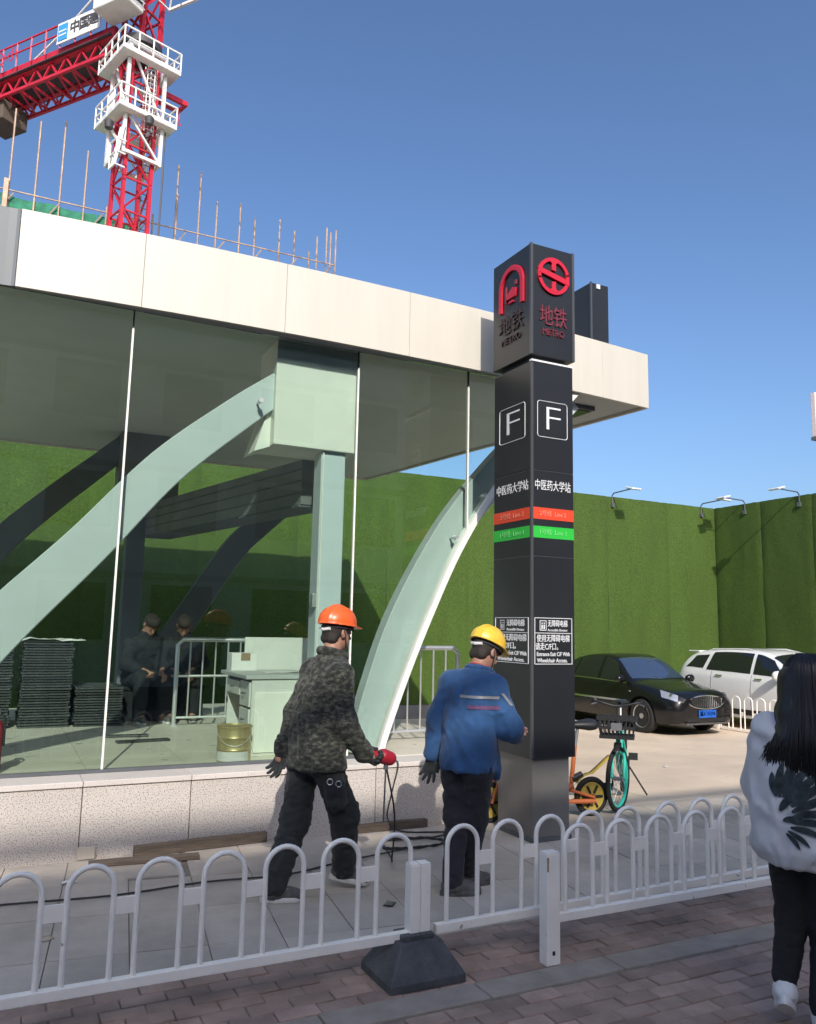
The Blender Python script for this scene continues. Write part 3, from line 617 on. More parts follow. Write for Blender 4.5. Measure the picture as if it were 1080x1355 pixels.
mb = MB(); A_ = [(-0.205,-0.175,0.0),(0.205,-0.175,0.0),(0.205,0.175,0.0),(-0.205,0.175,0.0)]; B_ = [(x, y, 0.035) for x, y, z in A_]; C_ = [(x*0.58, y*0.58, 0.165) for x, y, z in A_]; D_ = [(x*0.54, y*0.54, 0.18) for x, y, z in A_]
mb.grid([A_, B_, C_, D_], cv=True); mb.add(A_, [(3,2,1,0)]); mb.add(D_, [(0,1,2,3)]); mb.build('block', 'rubber_grey', rbk, bevel=0.008, world=False); MB().box(-0.085, 0.085, -0.06, 0.06, 0.178, 0.205).build('socket', 'rubber_grey', rbk, bevel=0.006, world=False)
# far fence by the white car
fp = fence_panel('white arch fence panel standing in the sun between the black and the white car', 13.16, 5, 12.15, 0.02, FN, tilt=-1.52, h=0.66)
fp.location.z = -0.2
for k in (0, 1):
    q = MB(); q.box(k*1.465-0.035, k*1.465+0.035, -0.03, 0.03, 0.0, 0.72); q.build('end_post', 'fence_white', fp, world=False)

# ------------------------------------------------------------------ stainless railings
def railing(label, x0, y0, x1, y1, z0, h, n, mid=None):
    t = thing('railing', label, 'railing', (x0, y0, z0), 0, 'stainless railings of the entrance'); A, B = V(x0, y0, z0), V(x1, y1, z0); d = (B-A)/n
    MB().tube([A+V(0,0,0.02), A+V(0,0,h-0.06), A+d.normalized()*0.06+V(0,0,h), B-d.normalized()*0.06+V(0,0,h), B+V(0,0,h-0.06), B+V(0,0,0.02)], 0.025, 10).build('handrail', 'stainless', t, smooth='auto')
    MB().tube([A+V(0,0,0.09), B+V(0,0,0.09)], 0.014, 8).build('lower_rail', 'stainless', t, smooth='auto')
    if mid: MB().tube([A+V(0,0,mid), B+V(0,0,mid)], 0.014, 8).build('middle_rail', 'stainless', t, smooth='auto')
    for k in range(1, n):
        p = A+d*k; MB().tube([p+V(0,0,0.09), p+V(0,0,h)], 0.010, 8).build('baluster', 'stainless', t, smooth='auto')
    for p in (A, B): MB().tube([p, p+V(0,0,0.02)], 0.045, 14).build('foot_flange', 'stainless', t)
railing('stainless railing with thin uprights on the granite base behind the yellow-helmet man', 3.56, 7.66, 4.48, 7.70, 0.546, 0.94, 6)
railing('dim stainless stair railing inside the glass hall behind the white desk', 1.85, 9.5, 3.3, 9.5, 0.546, 0.96, 10, 0.55)

# ------------------------------------------------------------------ building across the street (casts the shade)
ob = thing('office_building', 'long plain grey office block across the street, throwing shade on the pavement', 'building', (5, -20, -0.4))
BZ = 0.68*(13.86+6.12)
MB().box(-34, 46, -32, -14, -0.4, BZ).build('wall', 'facade_grey', ob)
wmh = MB(); wmh.box(-1.0, 1.0, 0, 0.06, -0.9, 0.9); wmh = wmh.mesh('window'); wmh.materials.append(MATS['window_dark'])
for i in range(-8, 12):
    for j in range(4):
        o = link('window', wmh, None, ob); o.location = (i*3.4-5+2, 6.005, 2.4+j*3.6)
MB().box(-34, 46, -14.0, -13.86, BZ-0.75, BZ-0.002).build('cornice', 'concrete', ob)
for k in range(4): MB().box(-34, 46, -14.0, -13.93, 3.1+k*3.6, 3.3+k*3.6).build('string_course', 'concrete', ob)

# ------------------------------------------------------------------ sign at the right
sg = thing('street_sign', 'pale pink sign panel on a tall grey post beyond the darker grass wall', 'sign', (29.0, 19.6, -0.4))
MB().box(26.38, 31.6, 19.3, 19.5, 8.98, 10.66).build('board', 'sign_pink', sg, bevel=0.02); MB().box(26.36, 31.62, 19.27, 19.53, 8.86, 8.98).build('frame', 'dark_steel', sg); MB().tube([(29.0, 19.7, -0.4), (29.0, 19.7, 10.2)], 0.16, 14).build('post', 'grey_steel', sg)

# ------------------------------------------------------------------ tower crane
CX, CY = 3.68, 35.6
JD = V(-0.60, 0.80, 0).normalized(); JS = V(JD.y, -JD.x, 0)      # counter-jib direction, its right-hand side
crane = thing('tower_crane', 'red lattice tower crane with white climbing cage, white cab and counter-jib', 'crane', (CX, CY, -0.4))
ax = V(math.cos(0.30), math.sin(0.30), 0); ay = V(-ax.y, ax.x, 0); C0 = V(CX, CY, 0)
def lattice(mb, base, ex, ey, ez, w, d, L, step, leg=0.07, br=0.035):
    cs = [(-w/2, -d/2), (w/2, -d/2), (w/2, d/2), (-w/2, d/2)]
    P = lambda i, t: base+ex*cs[i % 4][0]+ey*cs[i % 4][1]+ez*t
    for i in range(4): mb.bar(P(i, 0), P(i, L), leg*2, leg*2, ex)
    n = max(1, round(L/step)); h = L/n
    for k in range(n):
        for i in range(4):
            a, b = (i, i+1) if (k+i) % 2 else (i+1, i)
            mb.bar(P(a, k*h), P(b, (k+1)*h), br*2, br*2, ex+ey*0.3); mb.bar(P(i, (k+1)*h), P(i+1, (k+1)*h), br*2, br*2, ez)
for k in range(9):
    mb = MB(); z0 = -0.4+k*3.03; lattice(mb, C0+V(0,0,z0), ax, ay, V(0,0,1), 1.2, 1.2, 3.0, 1.5, 0.075, 0.036); s_ = mb.build('mast_section', 'crane_red', crane)
    if k >= 5:
        mb = MB()
        for sx in (-0.2, 0.2): mb.bar(C0+ax*(0.5+sx)+ay*(-0.4)+V(0,0,z0), C0+ax*(0.5+sx)+ay*(-0.4)+V(0,0,z0+3), 0.05, 0.05)
        for q in range(9): mb.bar(C0+ax*0.3+ay*(-0.4)+V(0,0,z0+q*0.33), C0+ax*0.7+ay*(-0.4)+V(0,0,z0+q*0.33), 0.03, 0.03)
        mb.build('ladder', 'crane_dark', s_)
# white climbing cage
def P3(a, b, z): return C0+ax*a+ay*b+V(0, 0, z)
cage = MB(); w = 0.84
for a, b in ((-w,-w),(w,-w),(w,w),(-w,w)): cage.bar(P3(a, b, 21.7), P3(a, b, 27.0), 0.14, 0.14, ax)
for z in (21.8, 23.7, 26.9):
    for (a, b), (c, d) in (((-w,-w),(w,-w)), ((w,-w),(w,w)), ((w,w),(-w,w)), ((-w,w),(-w,-w))): cage.bar(P3(a, b, z), P3(c, d, z), 0.14, 0.14)
for z0, z1 in ((21.8, 23.7), (23.7, 26.9)):
    cage.bar(P3(-w,-w,z1), P3(w,-w,z0), 0.09, 0.09); cage.bar(P3(-w,-w,z0), P3(-w,w,z1), 0.09, 0.09); cage.bar(P3(-w,w,z1), P3(w,w,z0), 0.09, 0.09); cage.bar(P3(w,-w,z1), P3(w,w,z0), 0.09, 0.09)
cage.build('climbing_cage', 'crane_white', crane)
def platform(z, ww, rail=1.05, dz=0):
    mb = MB(); deck = MB()
    for (a0, a1, b0, b1) in ((-ww, ww, -ww, -w-0.08), (-ww, ww, w+0.08, ww), (-ww, -w-0.08, -w-0.08, w+0.08), (w+0.08, ww, -w-0.08, w+0.08)):
        deck.add([P3(a0,b0,z),P3(a1,b0,z),P3(a1,b1,z),P3(a0,b1,z),P3(a0,b0,z+0.09),P3(a1,b0,z+0.09),P3(a1,b1,z+0.09),P3(a0,b1,z+0.09)], [(3,2,1,0),(4,5,6,7),(0,1,5,4),(1,2,6,5),(2,3,7,6),(3,0,4,7)])
    p = deck.build('platform', 'crane_white', crane)
    cs = [(-ww,-ww),(ww,-ww),(ww,ww),(-ww,ww)]
    for i in range(4):
        (a, b), (c, d) = cs[i], cs[(i+1) % 4]
        for zz_ in (0.55, rail): mb.bar(P3(a,b,z+zz_), P3(c,d,z+zz_), 0.06, 0.06)
        for k in range(4): t = k/4; mb.bar(P3(a+(c-a)*t, b+(d-b)*t, z), P3(a+(c-a)*t, b+(d-b)*t, z+rail), 0.06, 0.06)
        mb.bar(P3(a,b,z+0.12), P3(c,d,z+0.12), 0.03, 0.2)
    mb.build('platform_railing', 'crane_white', p)
platform(26.15, 1.32); platform(23.5, 1.30)
mb = MB(); 
for k in range(3): mb.bar(P3(-1.2, -1.0+k*0.2, 20.9), P3(-0.9, -1.0+k*0.2, 22.9), 0.07, 0.07)
for z in (20.9, 21.5, 22.1): mb.bar(P3(-1.2, -1.05, z), P3(-1.2, -0.4, z), 0.06, 0.06); mb.bar(P3(-1.2, -1.05, z), P3(-0.8, -1.05, z), 0.06, 0.06)
mb.bar(P3(-1.2,-1.05,20.9), P3(-1.2,-1.05,22.1), 0.06, 0.06); mb.bar(P3(-1.2,-0.4,20.9), P3(-1.2,-0.4,22.1), 0.06, 0.06); mb.build('hanging_step', 'crane_white', crane)
mb = MB()
for q in range(14): mb.tube([P3(0.25+0.27*math.cos(k*PI/6), -0.7+0.22*math.sin(k*PI/6), 23.2+q*0.22) for k in range(12)], 0.022, 4, closed=True)
for k in range(5): mb.bar(P3(0.25+0.27*math.cos(k*PI/2.5), -0.7+0.22*math.sin(k*PI/2.5), 23.1), P3(0.25+0.27*math.cos(k*PI/2.5), -0.7+0.22*math.sin(k*PI/2.5), 26.3), 0.04, 0.04)
mb.build('caged_ladder', 'crane_white', crane)
mb = MB(); mb.bar(P3(0.5,-0.4,25.6), P3(2.2,-0.4,25.6), 0.16, 0.22); mb.bar(P3(0.5,0.3,25.6), P3(2.2,0.3,25.6), 0.16, 0.22); mb.bar(P3(2.15,-0.5,25.6), P3(2.15,0.4,25.6), 0.12, 0.18); mb.tube([P3(2.0,-0.1,25.5), P3(2.0,-0.1,24.9)], 0.03, 6); mb.tube([P3(2.0,-0.1,24.9), P3(1.93,-0.1,24.75), P3(2.04,-0.1,24.6), P3(2.12,-0.1,24.75)], 0.03, 6); mb.build('feed_beam', 'crane_red', crane)
MB().lathe([(0.02,-0.25),(0.16,-0.2),(0.20,0.1),(0.10,0.2)], 12, P3(0.0,-1.40,23.3)).build('warning_lamp', 'crane_dark', crane, smooth='auto'); MB().lathe([(0.02,-0.25),(0.16,-0.2),(0.20,0.1),(0.10,0.2)], 12, P3(-1.5,-0.8,22.7)).build('warning_lamp', 'crane_dark', crane, smooth='auto')
# slewing ring, tower top
mb = MB(); mb.lathe([(0.2,27.0),(0.8,27.02),(0.8,27.25),(0.92,27.27),(0.92,27.6),(0.7,27.62)], 20, C0); mb.build('slewing_ring', 'crane_dark', crane, smooth='auto')
mb = MB(); lattice(mb, C0+V(0,0,27.5), JD, JS, V(0,0,1), 1.1, 1.1, 6.0, 1.5, 0.09, 0.045); mb.build('tower_top', 'crane_red', crane)
# counter-jib: two deep girders, floor, railing, sign boards, counterweight
z0 = 27.7
mb = MB(); L = 15.0
for s in (-1, 1):
    mb.bar(C0+JS*(s*0.85)+JD*0.7+V(0,0,z0+0.25), C0+JS*(s*0.85)+JD*L+V(0,0,z0+0.25), 0.22, 0.55); mb.bar(C0+JS*(s*0.85)+JD*0.7+V(0,0,z0-0.7), C0+JS*(s*0.85)+JD*L+V(0,0,z0-0.7), 0.14, 0.14)
    n = 14
    for k in range(n):
        a = 0.8+(L-0.8)*k/n; b = 0.8+(L-0.8)*(k+1)/n; m_ = (a+b)/2
        mb.bar(C0+JS*(s*0.85)+JD*a+V(0,0,z0), C0+JS*(s*0.85)+JD*m_+V(0,0,z0-0.7), 0.08, 0.08); mb.bar(C0+JS*(s*0.85)+JD*m_+V(0,0,z0-0.7), C0+JS*(s*0.85)+JD*b+V(0,0,z0), 0.08, 0.08)
n = 16
for k in range(n+1):
    a = 0.8+(L-0.8)*k/n
    for zz_ in (0.1, -0.7): mb.bar(C0+JS*-0.85+JD*a+V(0,0,z0+zz_), C0+JS*0.85+JD*a+V(0,0,z0+zz_), 0.09, 0.09)
    if k < n: mb.bar(C0+JS*-0.85+JD*a+V(0,0,z0-0.7), C0+JS*0.85+JD*(a+(L-0.8)/n)+V(0,0,z0-0.7), 0.07, 0.07)
cj_ = mb.build('counter_jib', 'crane_red', crane)
mb = MB(); mb.bar(C0+JD*0.8+V(0,0,z0+0.08), C0+JD*L+V(0,0,z0+0.08), 2.2, 0.05); mb.build('jib_floor', 'crane_dark', cj_)
mb = MB()
for s in (-1.15, 1.15):
    mb.bar(C0+JS*s+JD*1.0+V(0,0,z0+1.55), C0+JS*s+JD*L+V(0,0,z0+1.55), 0.06, 0.06); mb.bar(C0+JS*s+JD*1.0+V(0,0,z0+1.05), C0+JS*s+JD*L+V(0,0,z0+1.05), 0.05, 0.05)
    for k in range(15): mb.bar(C0+JS*s+JD*(1+k)+V(0,0,z0+0.3), C0+JS*s+JD*(1+k)+V(0,0,z0+1.55), 0.06, 0.06)
mb.build('jib_railing', 'crane_red', cj_)
near = 1.22 if JS.dot(V(0,-1,0)) > 0 else -1.22
side = JS*(1 if near > 0 else -1); rd = -JD if (-JD).cross(V(0,0,1)).dot(side) > 0 else JD
mb = MB(); mb.bar(C0+side*1.22+JD*1.35+V(0,0,z0+0.98), C0+side*1.22+JD*4.1+V(0,0,z0+0.98), 0.05, 1.05); bd = mb.build('sign_board', 'crane_white', cj_)
for k, (ch, dd) in enumerate((('中', 2.95), ('国', 2.35), ('建', 1.75))):
    lettering('lettering', ch, 0.66, 'crane_dark', bd, C0+side*1.262+JD*dd+V(0,0,z0+0.98), rd, (0,0,1), bold=0.012, depth=0.01)
mb = MB(); c_ = C0+side*1.26+JD*3.72+V(0,0,z0+0.98); mb.bar(c_-JD*0.3, c_+JD*0.3, 0.03, 0.8); lg = mb.build('emblem', 'logo_blue', bd)
for q in (-0.15, 0.05): 
    mb = MB(); mb.bar(c_-JD*0.24+side*0.02+V(0,0,q), c_+JD*0.24+side*0.02+V(0,0,q), 0.02, 0.07); mb.build('emblem_stroke', 'crane_white', lg)
for k in range(4):
    lettering('lettering', '小心坠落'[k], 0.8, 'crane_red', cj_, C0+side*1.24+JD*(7.2+k*0.8)+V(0,0,z0+0.95), rd, (0,0,1), bold=0.01, depth=0.01)
mb = MB(); mb.bar(C0+JD*8.3+V(0,0,z0-1.15), C0+JD*9.9+V(0,0,z0-1.15), 1.4, 1.0); mb.build('counterweight', 'timber', cj_, bevel=0.03)
mb = MB(); mb.bar(C0+JD*7.6+V(0,0,z0+0.55), C0+JD*9.0+V(0,0,z0+0.55), 1.2, 0.8); mb.build('winch_box', 'cardboard', cj_, bevel=0.03)
# cab beside the tower top
cb = C0+side*1.5-JD*0.1; mb = MB()
mb.bar(cb+JD*1.0+V(0,0,z0+1.5), cb-JD*0.9+V(0,0,z0+1.5), 1.15, 2.0); cab = mb.build('cab', 'crane_white', crane, bevel=0.06)
for q in (-0.45, 0.4):
    mb = MB(); mb.bar(cb+JD*(q+0.32)+side*0.585+V(0,0,z0+1.75), cb+JD*(q-0.32)+side*0.585+V(0,0,z0+1.75), 0.03, 0.95); mb.build('window', 'window_dark', cab)
mb = MB(); mb.bar(cb-JD*0.915+side*0.45+V(0,0,z0+1.6), cb-JD*0.915-side*0.45+V(0,0,z0+1.6), 0.03, 1.5); mb.build('window', 'window_dark', cab)
mb = MB()
for q in range(5): mb.bar(cb-JD*1.0+side*0.5+V(0,0,z0+0.6+q*0.3), cb-JD*1.0-side*0.5+V(0,0,z0+0.6+q*0.3), 0.04, 0.04)
mb.build('window_guard', 'crane_white', cab)
# tie rod and jib (out over the street side)
mb = MB(); mb.tube([C0+V(0,0,33.4), C0+JD*5+V(0,0,z0+2.6), C0+JD*9.5+V(0,0,z0+0.5)], 0.05, 6); mb.build('tie_rod', 'crane_white', crane)
mb = MB(); B0 = C0-JD*0.9+V(0,0,z0+1.9)
for k in range(12):
    a, b = B0-JD*(k*1.9), B0-JD*((k+1)*1.9); tp = V(0,0,1.5)
    for s in (-0.65, 0.65): mb.bar(a+JS*s, b+JS*s, 0.11, 0.11); mb.bar(a+JS*s, (a+b)/2+tp, 0.07, 0.07); mb.bar(b+JS*s, (a+b)/2+tp, 0.07, 0.07)
    mb.bar(a+JS*-0.65, a+JS*0.65, 0.07, 0.07); mb.bar((a+b)/2+tp, (a+b)/2+tp-JD*1.9, 0.12, 0.12)
mb.build('jib', 'crane_white', crane)
mb = MB(); mb.tube([P3(1.0,-0.9,23.4), P3(0.95,-0.9,10)], 0.03, 5); mb.tube([P3(0.95,-1.05,21.5), P3(0.9,-1.05,10)], 0.03, 5); mb.build('cable_run', 'crane_dark', crane)

# ------------------------------------------------------------------ building under construction with scaffold
SY = 40.5; SZ = 21.6
sb = thing('concrete_building', 'concrete building under construction behind the canopy, wrapped in scaffold', 'building', (6, 46, -0.4))
MB().box(-30, 14.6, 42.2, 60, -0.4, 20.2).build('concrete_frame', 'concrete', sb)
for k in range(6): MB().box(-30.1, 14.7, 42.1, 60.1, 3.2+k*3.3, 3.42+k*3.3).build('floor_slab', 'concrete', sb)
sc_ = thing('scaffold', 'tube scaffold with tall bare poles and green netting along the roof edge', 'scaffold', (6, SY, -0.4))
polepx = [(-1.26, 25.87), (-0.14, 25.56), (0.95, 25.91), (2.05, 24.68), (3.1, 22.0), (4.2, 22.0), (5.3, 22.2), (6.42, 25.19), (6.46, 23.6), (7.59, 25.15), (8.51, 23.74), (9.75, 23.95), (10.57, 23.34), (11.95, 23.61), (12.8, 23.16), (13.67, 22.22), (14.12, 23.17), (14.68, 23.81), (14.92, 23.6), (15.23, 23.81)]
for x, z in polepx:
    MB().tube([(x, SY, -0.4), (x+0.03, SY-0.03, z)], 0.045, 6).build('pole', 'scaffold_pole', sc_, smooth='auto')
for x, z in [(-2, 22.5), (-3.1, 23.5), (-4.2, 24)]: MB().tube([(x, SY, -0.4), (x, SY, z)], 0.045, 6).build('pole', 'scaffold_pole', sc_)
for z in (20.0, 20.75, 21.7): MB().tube([(-12, SY-0.06, z), (15.2, SY-0.06, z)], 0.04, 6).build('ledger', 'scaffold_pole', sc_)
for k in range(14): MB().tube([(-12+k*2.0, SY-0.08, 20.0), (-11+k*2.0, SY-0.08, 21.6)], 0.035, 5).build('brace', 'scaffold_pole', sc_)
for k in range(13):
    x0 = -12+k*2.1; rows = []
    for j in range(7):
        z = 8+(13.55 if k < 8 else 12.9)*j/6; rows.append([(x0+2.08*i/8, SY+0.05+0.05*mnoise.noise(V(x0+i*0.4, z*0.8, 3)), z-(0.12*math.sin(PI*i/8) if j == 6 else 0)) for i in range(9)])
    mb = MB(); mb.grid(rows); mb.build('safety_net', 'net_green', sc_, smooth=True)
for k in range(2): MB().box(-1.45-k*0.45, -1.25-k*0.45, SY-0.2, SY-0.1, 20.2, 22.2).build('plank', 'scaffold_pole', sc_)

# ------------------------------------------------------------------ things inside the glass hall
dk = thing('desk', 'white office desk with drawers standing inside behind the glass', 'desk', (2.35, 7.6, 0.546)); DZ = 0.546
MB().box(2.00, 2.74, 7.14, 8.06, DZ+0.665, DZ+0.70).build('desk_top', 'desk_top', dk, bevel=0.006)
MB().box(2.06, 2.68, 7.16, 7.185, DZ, DZ+0.664).build('end_panel', 'desk_white', dk); MB().box(2.09, 2.60, 7.145, 7.1595, DZ+0.03, DZ+0.55).build('inset_panel', 'white_paint', dk, bevel=0.004)
MB().box(2.06, 2.68, 7.985, 8.01, DZ, DZ+0.664).build('end_panel', 'desk_white', dk); MB().box(2.655, 2.68, 7.186, 7.984, DZ+0.1, DZ+0.664).build('back_panel', 'desk_white', dk)
MB().box(2.08, 2.655, 7.50, 7.52, DZ, DZ+0.664).build('divider', 'desk_white', dk)
for y0, y1, z0, z1 in ((7.19, 7.495, 0.42, 0.64), (7.19, 7.495, 0.20, 0.40), (7.525, 7.98, 0.50, 0.625)):
    d = MB().box(2.045, 2.10, y0, y1, DZ+z0, DZ+z1).build('drawer', 'desk_white', dk, bevel=0.004); yc = (y0+y1)/2
    MB().tube([(2.046, yc-0.04, DZ+(z0+z1)/2+0.01), (2.025, yc-0.03, DZ+(z0+z1)/2), (2.025, yc+0.03, DZ+(z0+z1)/2), (2.046, yc+0.04, DZ+(z0+z1)/2+0.01)], 0.005, 6).build('handle', 'dark_steel', d)
MB().box(2.07, 2.09, 7.525, 7.98, DZ+0.628, DZ+0.66).build('open_slot', 'desk_dark', dk)
MB().tube([(2.055, 7.998, DZ+0.42), (2.0598, 7.998, DZ+0.42)], 0.03, 14).build('cable_hole', 'desk_dark', dk)
wb = thing('white_board', 'plain white board propped upright behind the desk', 'board', (2.55, 8.15, DZ)); MB().box(2.24, 2.98, 8.10, 8.125, DZ, DZ+1.02).build('panel', 'desk_white', wb, bevel=0.004); MB().box(2.25, 2.97, 8.13, 8.16, DZ+0.002, DZ+0.05).build('batten', 'timber', wb)
cbx = thing('carton', 'small white carton with a brown stain on the desk top', 'box', (2.2, 7.9, DZ+0.701)); MB().box(2.05, 2.30, 7.86, 8.03, DZ+0.701, DZ+0.87).build('carton_body', 'paper', cbx, bevel=0.004); MB().box(2.14, 2.23, 7.853, 7.8605, DZ+0.80, DZ+0.869).build('stain', 'cardboard', cbx)
mb = MB(); rows = [[(2.28+i*0.05, 7.45+j*0.05, DZ+0.703+0.012*abs(mnoise.noise(V(i*0.9, j*0.9, 4)))+0.0004*i) for i in range(8)] for j in range(6)]; mb.grid(rows); pp = mb.build('paper_sheets', 'paper', smooth=True); tag(pp, 'crumpled white papers lying on the desk top', 'papers'); sm = pp.modifiers.new('thick', 'SOLIDIFY'); sm.thickness = 0.002
bk = thing('paint_bucket', 'gold metal paint bucket with a white label in front of the desk', 'bucket', (1.885, 7.01, DZ)); B0 = (1.885, 7.01, DZ)
b_ = MB().lathe([(0.138, 0.0), (0.144, 0.004), (0.142, 0.09), (0.146, 0.10), (0.142, 0.11), (0.142, 0.19), (0.147, 0.20), (0.143, 0.21), (0.144, 0.275), (0.151, 0.28), (0.151, 0.292), (0.140, 0.292), (0.138, 0.282), (0.0, 0.280)], 32, B0).build('can', 'bucket_gold', bk, smooth='auto')
mb = MB(); mb.grid([[(B0[0]+0.1462*math.cos(a), B0[1]+0.1462*math.sin(a), DZ+z) for a in [PI*(0.92+k*0.05) for k in range(17)]] for z in (0.012, 0.05, 0.088)]); mb.build('label', 'label_white', b_, smooth=True)
mb = MB(); mb.tube([(B0[0]+0.15*math.cos(a), B0[1]+0.15*math.sin(a), DZ+0.235-0.10*math.sin((a-PI*1.02)/(PI*0.8)*PI)) for a in [PI*(1.02+k*0.05) for k in range(17)]], 0.003, 6); mb.build('wire_handle', 'stainless', bk)
rc = thing('red_cylinder', 'red painted steel cylinder standing just inside the glass', 'cylinder', (0.055, 7.0, DZ)); MB().lathe([(0.055, 0), (0.06, 0.01), (0.06, 0.33), (0.045, 0.38), (0.02, 0.40), (0.02, 0.43)], 20, (0.045, 7.0, DZ)).build('bottle', 'red_paint', rc, smooth='auto'); MB().box(0.015, 0.075, 6.98, 7.02, DZ+0.43, DZ+0.47).build('valve', 'dark_steel', rc); MB().tube([(0.075, 7.0, DZ+0.45), (0.11, 6.99, DZ+0.40), (0.112, 6.99, DZ+0.2)], 0.010, 6).build('hose', 'cable', rc)
# stacks of steel mesh panels in the shade
pm = MB(); 
pm.box(0, 0.50, 0, 0.8, 0, 0.006)
for x in (0.0, 0.47): pm.box(x, x+0.03, 0, 0.8, 0.006, 0.022)
for y in (0.0, 0.26, 0.52, 0.775): pm.box(0.03, 0.47, y, y+0.025, 0.006, 0.018)
pm = pm.mesh('mesh_panel'); pm.materials.append(MATS['sheet_steel'])
for x0, y0, n, lb in ((-0.32, 9.75, 30, 'steel deck panel in the stack behind the red cylinder'), (0.27, 9.72, 32, 'steel deck panel in the tallest stack, topped by a plastic sheet'), (0.82, 9.70, 15, 'steel deck panel in the low stack next to the seated people')):
    for k in range(n):
        o = link('deck_panel', pm, None); o.location = (x0+rnd.uniform(-0.012, 0.012), y0+rnd.uniform(-0.012, 0.012), DZ+k*0.0285); o.rotation_euler = (0, 0, rnd.uniform(-0.02, 0.02)); lb2 = lb.replace('steel deck panel in', 'topmost steel deck panel of') if k == n-1 else lb.replace('steel deck panel in', 'bottom steel deck panel on the floor under') if k == 0 else lb; tag(o, lb2, 'panel', lb.replace('steel deck panel in the', 'panels of the').replace(',', ''))
mb = MB(); mb.grid([[(0.25+i*0.08, 9.75+j*0.1, DZ+32*0.0285+0.012+0.05*abs(mnoise.noise(V(i*0.6, j*0.7, 9)))) for i in range(9)] for j in range(6)]); sh = mb.build('plastic_sheet', 'paper', smooth=True); tag(sh, 'crumpled pale plastic sheet on top of the tall panel stack', 'plastic sheet'); sm = sh.modifiers.new('thick', 'SOLIDIFY'); sm.thickness = 0.004
for x0, y0, l_, a_, lb in ((1.35, 8.35, 0.5, 0.1, 'short dark offcut strip lying on the hall floor beside the desk'), (1.25, 8.75, 0.42, -0.1, 'second dark offcut strip on the hall floor, nearer the seated people')):
    o = MB().box(-l_/2, l_/2, -0.05, 0.05, 0, 0.02).build('offcut', 'sheet_steel', bevel=0.003); o.location = (x0, y0, DZ+0.0005); o.rotation_euler = (0, 0, a_); tag(o, lb, 'offcut')
bn = thing('low_crate', 'dark low crate the two people sit on in the shade inside', 'crate', (1.75, 10.2, DZ)); MB().box(1.30, 2.30, 10.02, 10.42, DZ+0.36, DZ+0.40).build('lid', 'dark_cloth', bn); 
for x in (1.31, 2.27): MB().box(x, x+0.02, 10.03, 10.41, DZ, DZ+0.36).build('side', 'dark_cloth', bn)
MB().box(1.33, 2.27, 10.04, 10.06, DZ, DZ+0.36).build('side', 'dark_cloth', bn)

# ------------------------------------------------------------------ things on the paving
def plank(label, a, b, w, h):
    A, B = Vector(a), Vector(b); o = MB(); L = (B-A).length
    n = 14; rows = []
    for i in range(n+1):
        x = L*i/n; dz = 0.004*math.sin(3*i/n); rows.append([(x, -w/2+0.003*mnoise.noise(V(i*0.7, 1, w)), 0.0), (x, w/2+0.003*mnoise.noise(V(i*0.7, 5, w)), 0.0), (x, w/2, h+dz), (x, -w/2, h+dz)])
    o.grid(rows, cv=True); o.add(rows[0], [(0,1,2,3)]); o.add(rows[-1], [(0,1,2,3)]); ob_ = o.build('timber_plank', 'timber', bevel=0.003, seg=1)
    ob_.location = A; ob_.rotation_euler = (0, 0, math.atan2(B.y-A.y, B.x-A.x)); return tag(ob_, label, 'plank', 'planks at the foot of the wall')
plank('long weathered plank lying against the foot of the granite wall', (1.02, 6.40, 0.003), (2.03, 6.46, 0.003), 0.05, 0.075)
plank('flat weathered plank lying on the slabs in front of the longer plank', (0.70, 6.28, 0.003), (1.45, 6.20, 0.003), 0.09, 0.028)
plank('dark plank end lying by the cable coil at the wall foot', (2.75, 6.44, 0.003), (3.45, 6.44, 0.003), 0.06, 0.06)
o = MB().box(-0.06, 0.06, -0.012, 0.012, 0, 0.085).build('slate_offcut', 'slab_grey', bevel=0.003); o.location = (0.70, 6.47, 0.002); tag(o, 'small pale tile offcut leaning at the foot of the granite wall', 'offcut')
def coil(c, r, n, ph=0): return [(c[0]+(r+0.03*math.sin(3*a+ph))*math.cos(a), c[1]+(r*0.6+0.02*math.sin(2*a+ph))*math.sin(a), 0.010+0.006*(k % 3)) for k, a in [(k, ph+k*2*PI/20) for k in range(int(20*n))]]
cable = [(2.385, 5.04, 0.80), (2.50, 5.12, 0.45), (2.60, 5.35, 0.10), (2.74, 5.65, 0.012)]+coil((3.05, 5.95), 0.26, 2.4, 2.5)+[(2.4, 5.7, 0.012), (1.9, 5.55, 0.012), (1.35, 5.60, 0.012), (0.8, 5.55, 0.012), (0.2, 5.62, 0.012), (-0.6, 5.7, 0.012), (-2.0, 5.6, 0.012)]
mb = MB(); mb.tube(bez(cable, 5), 0.0065, 6); tag(mb.build('power_cable', 'cable', smooth=True), 'black power cable snaking over the slabs and coiled below the wall', 'cable')
mb = MB(); mb.tube(bez([(2.93, 6.60, 0.552), (3.12, 6.52, 0.551), (3.18, 6.465, 0.53), (3.13, 6.47, 0.30), (3.08, 6.44, 0.10), (3.15, 6.32, 0.012), (3.5, 6.15, 0.012), (3.3, 6.05, 0.012), (2.9, 6.1, 0.012)], 6), 0.007, 6); tag(mb.build('hanging_cable', 'cable', smooth=True), 'thin black cable hanging down over the granite wall cap', 'cable')
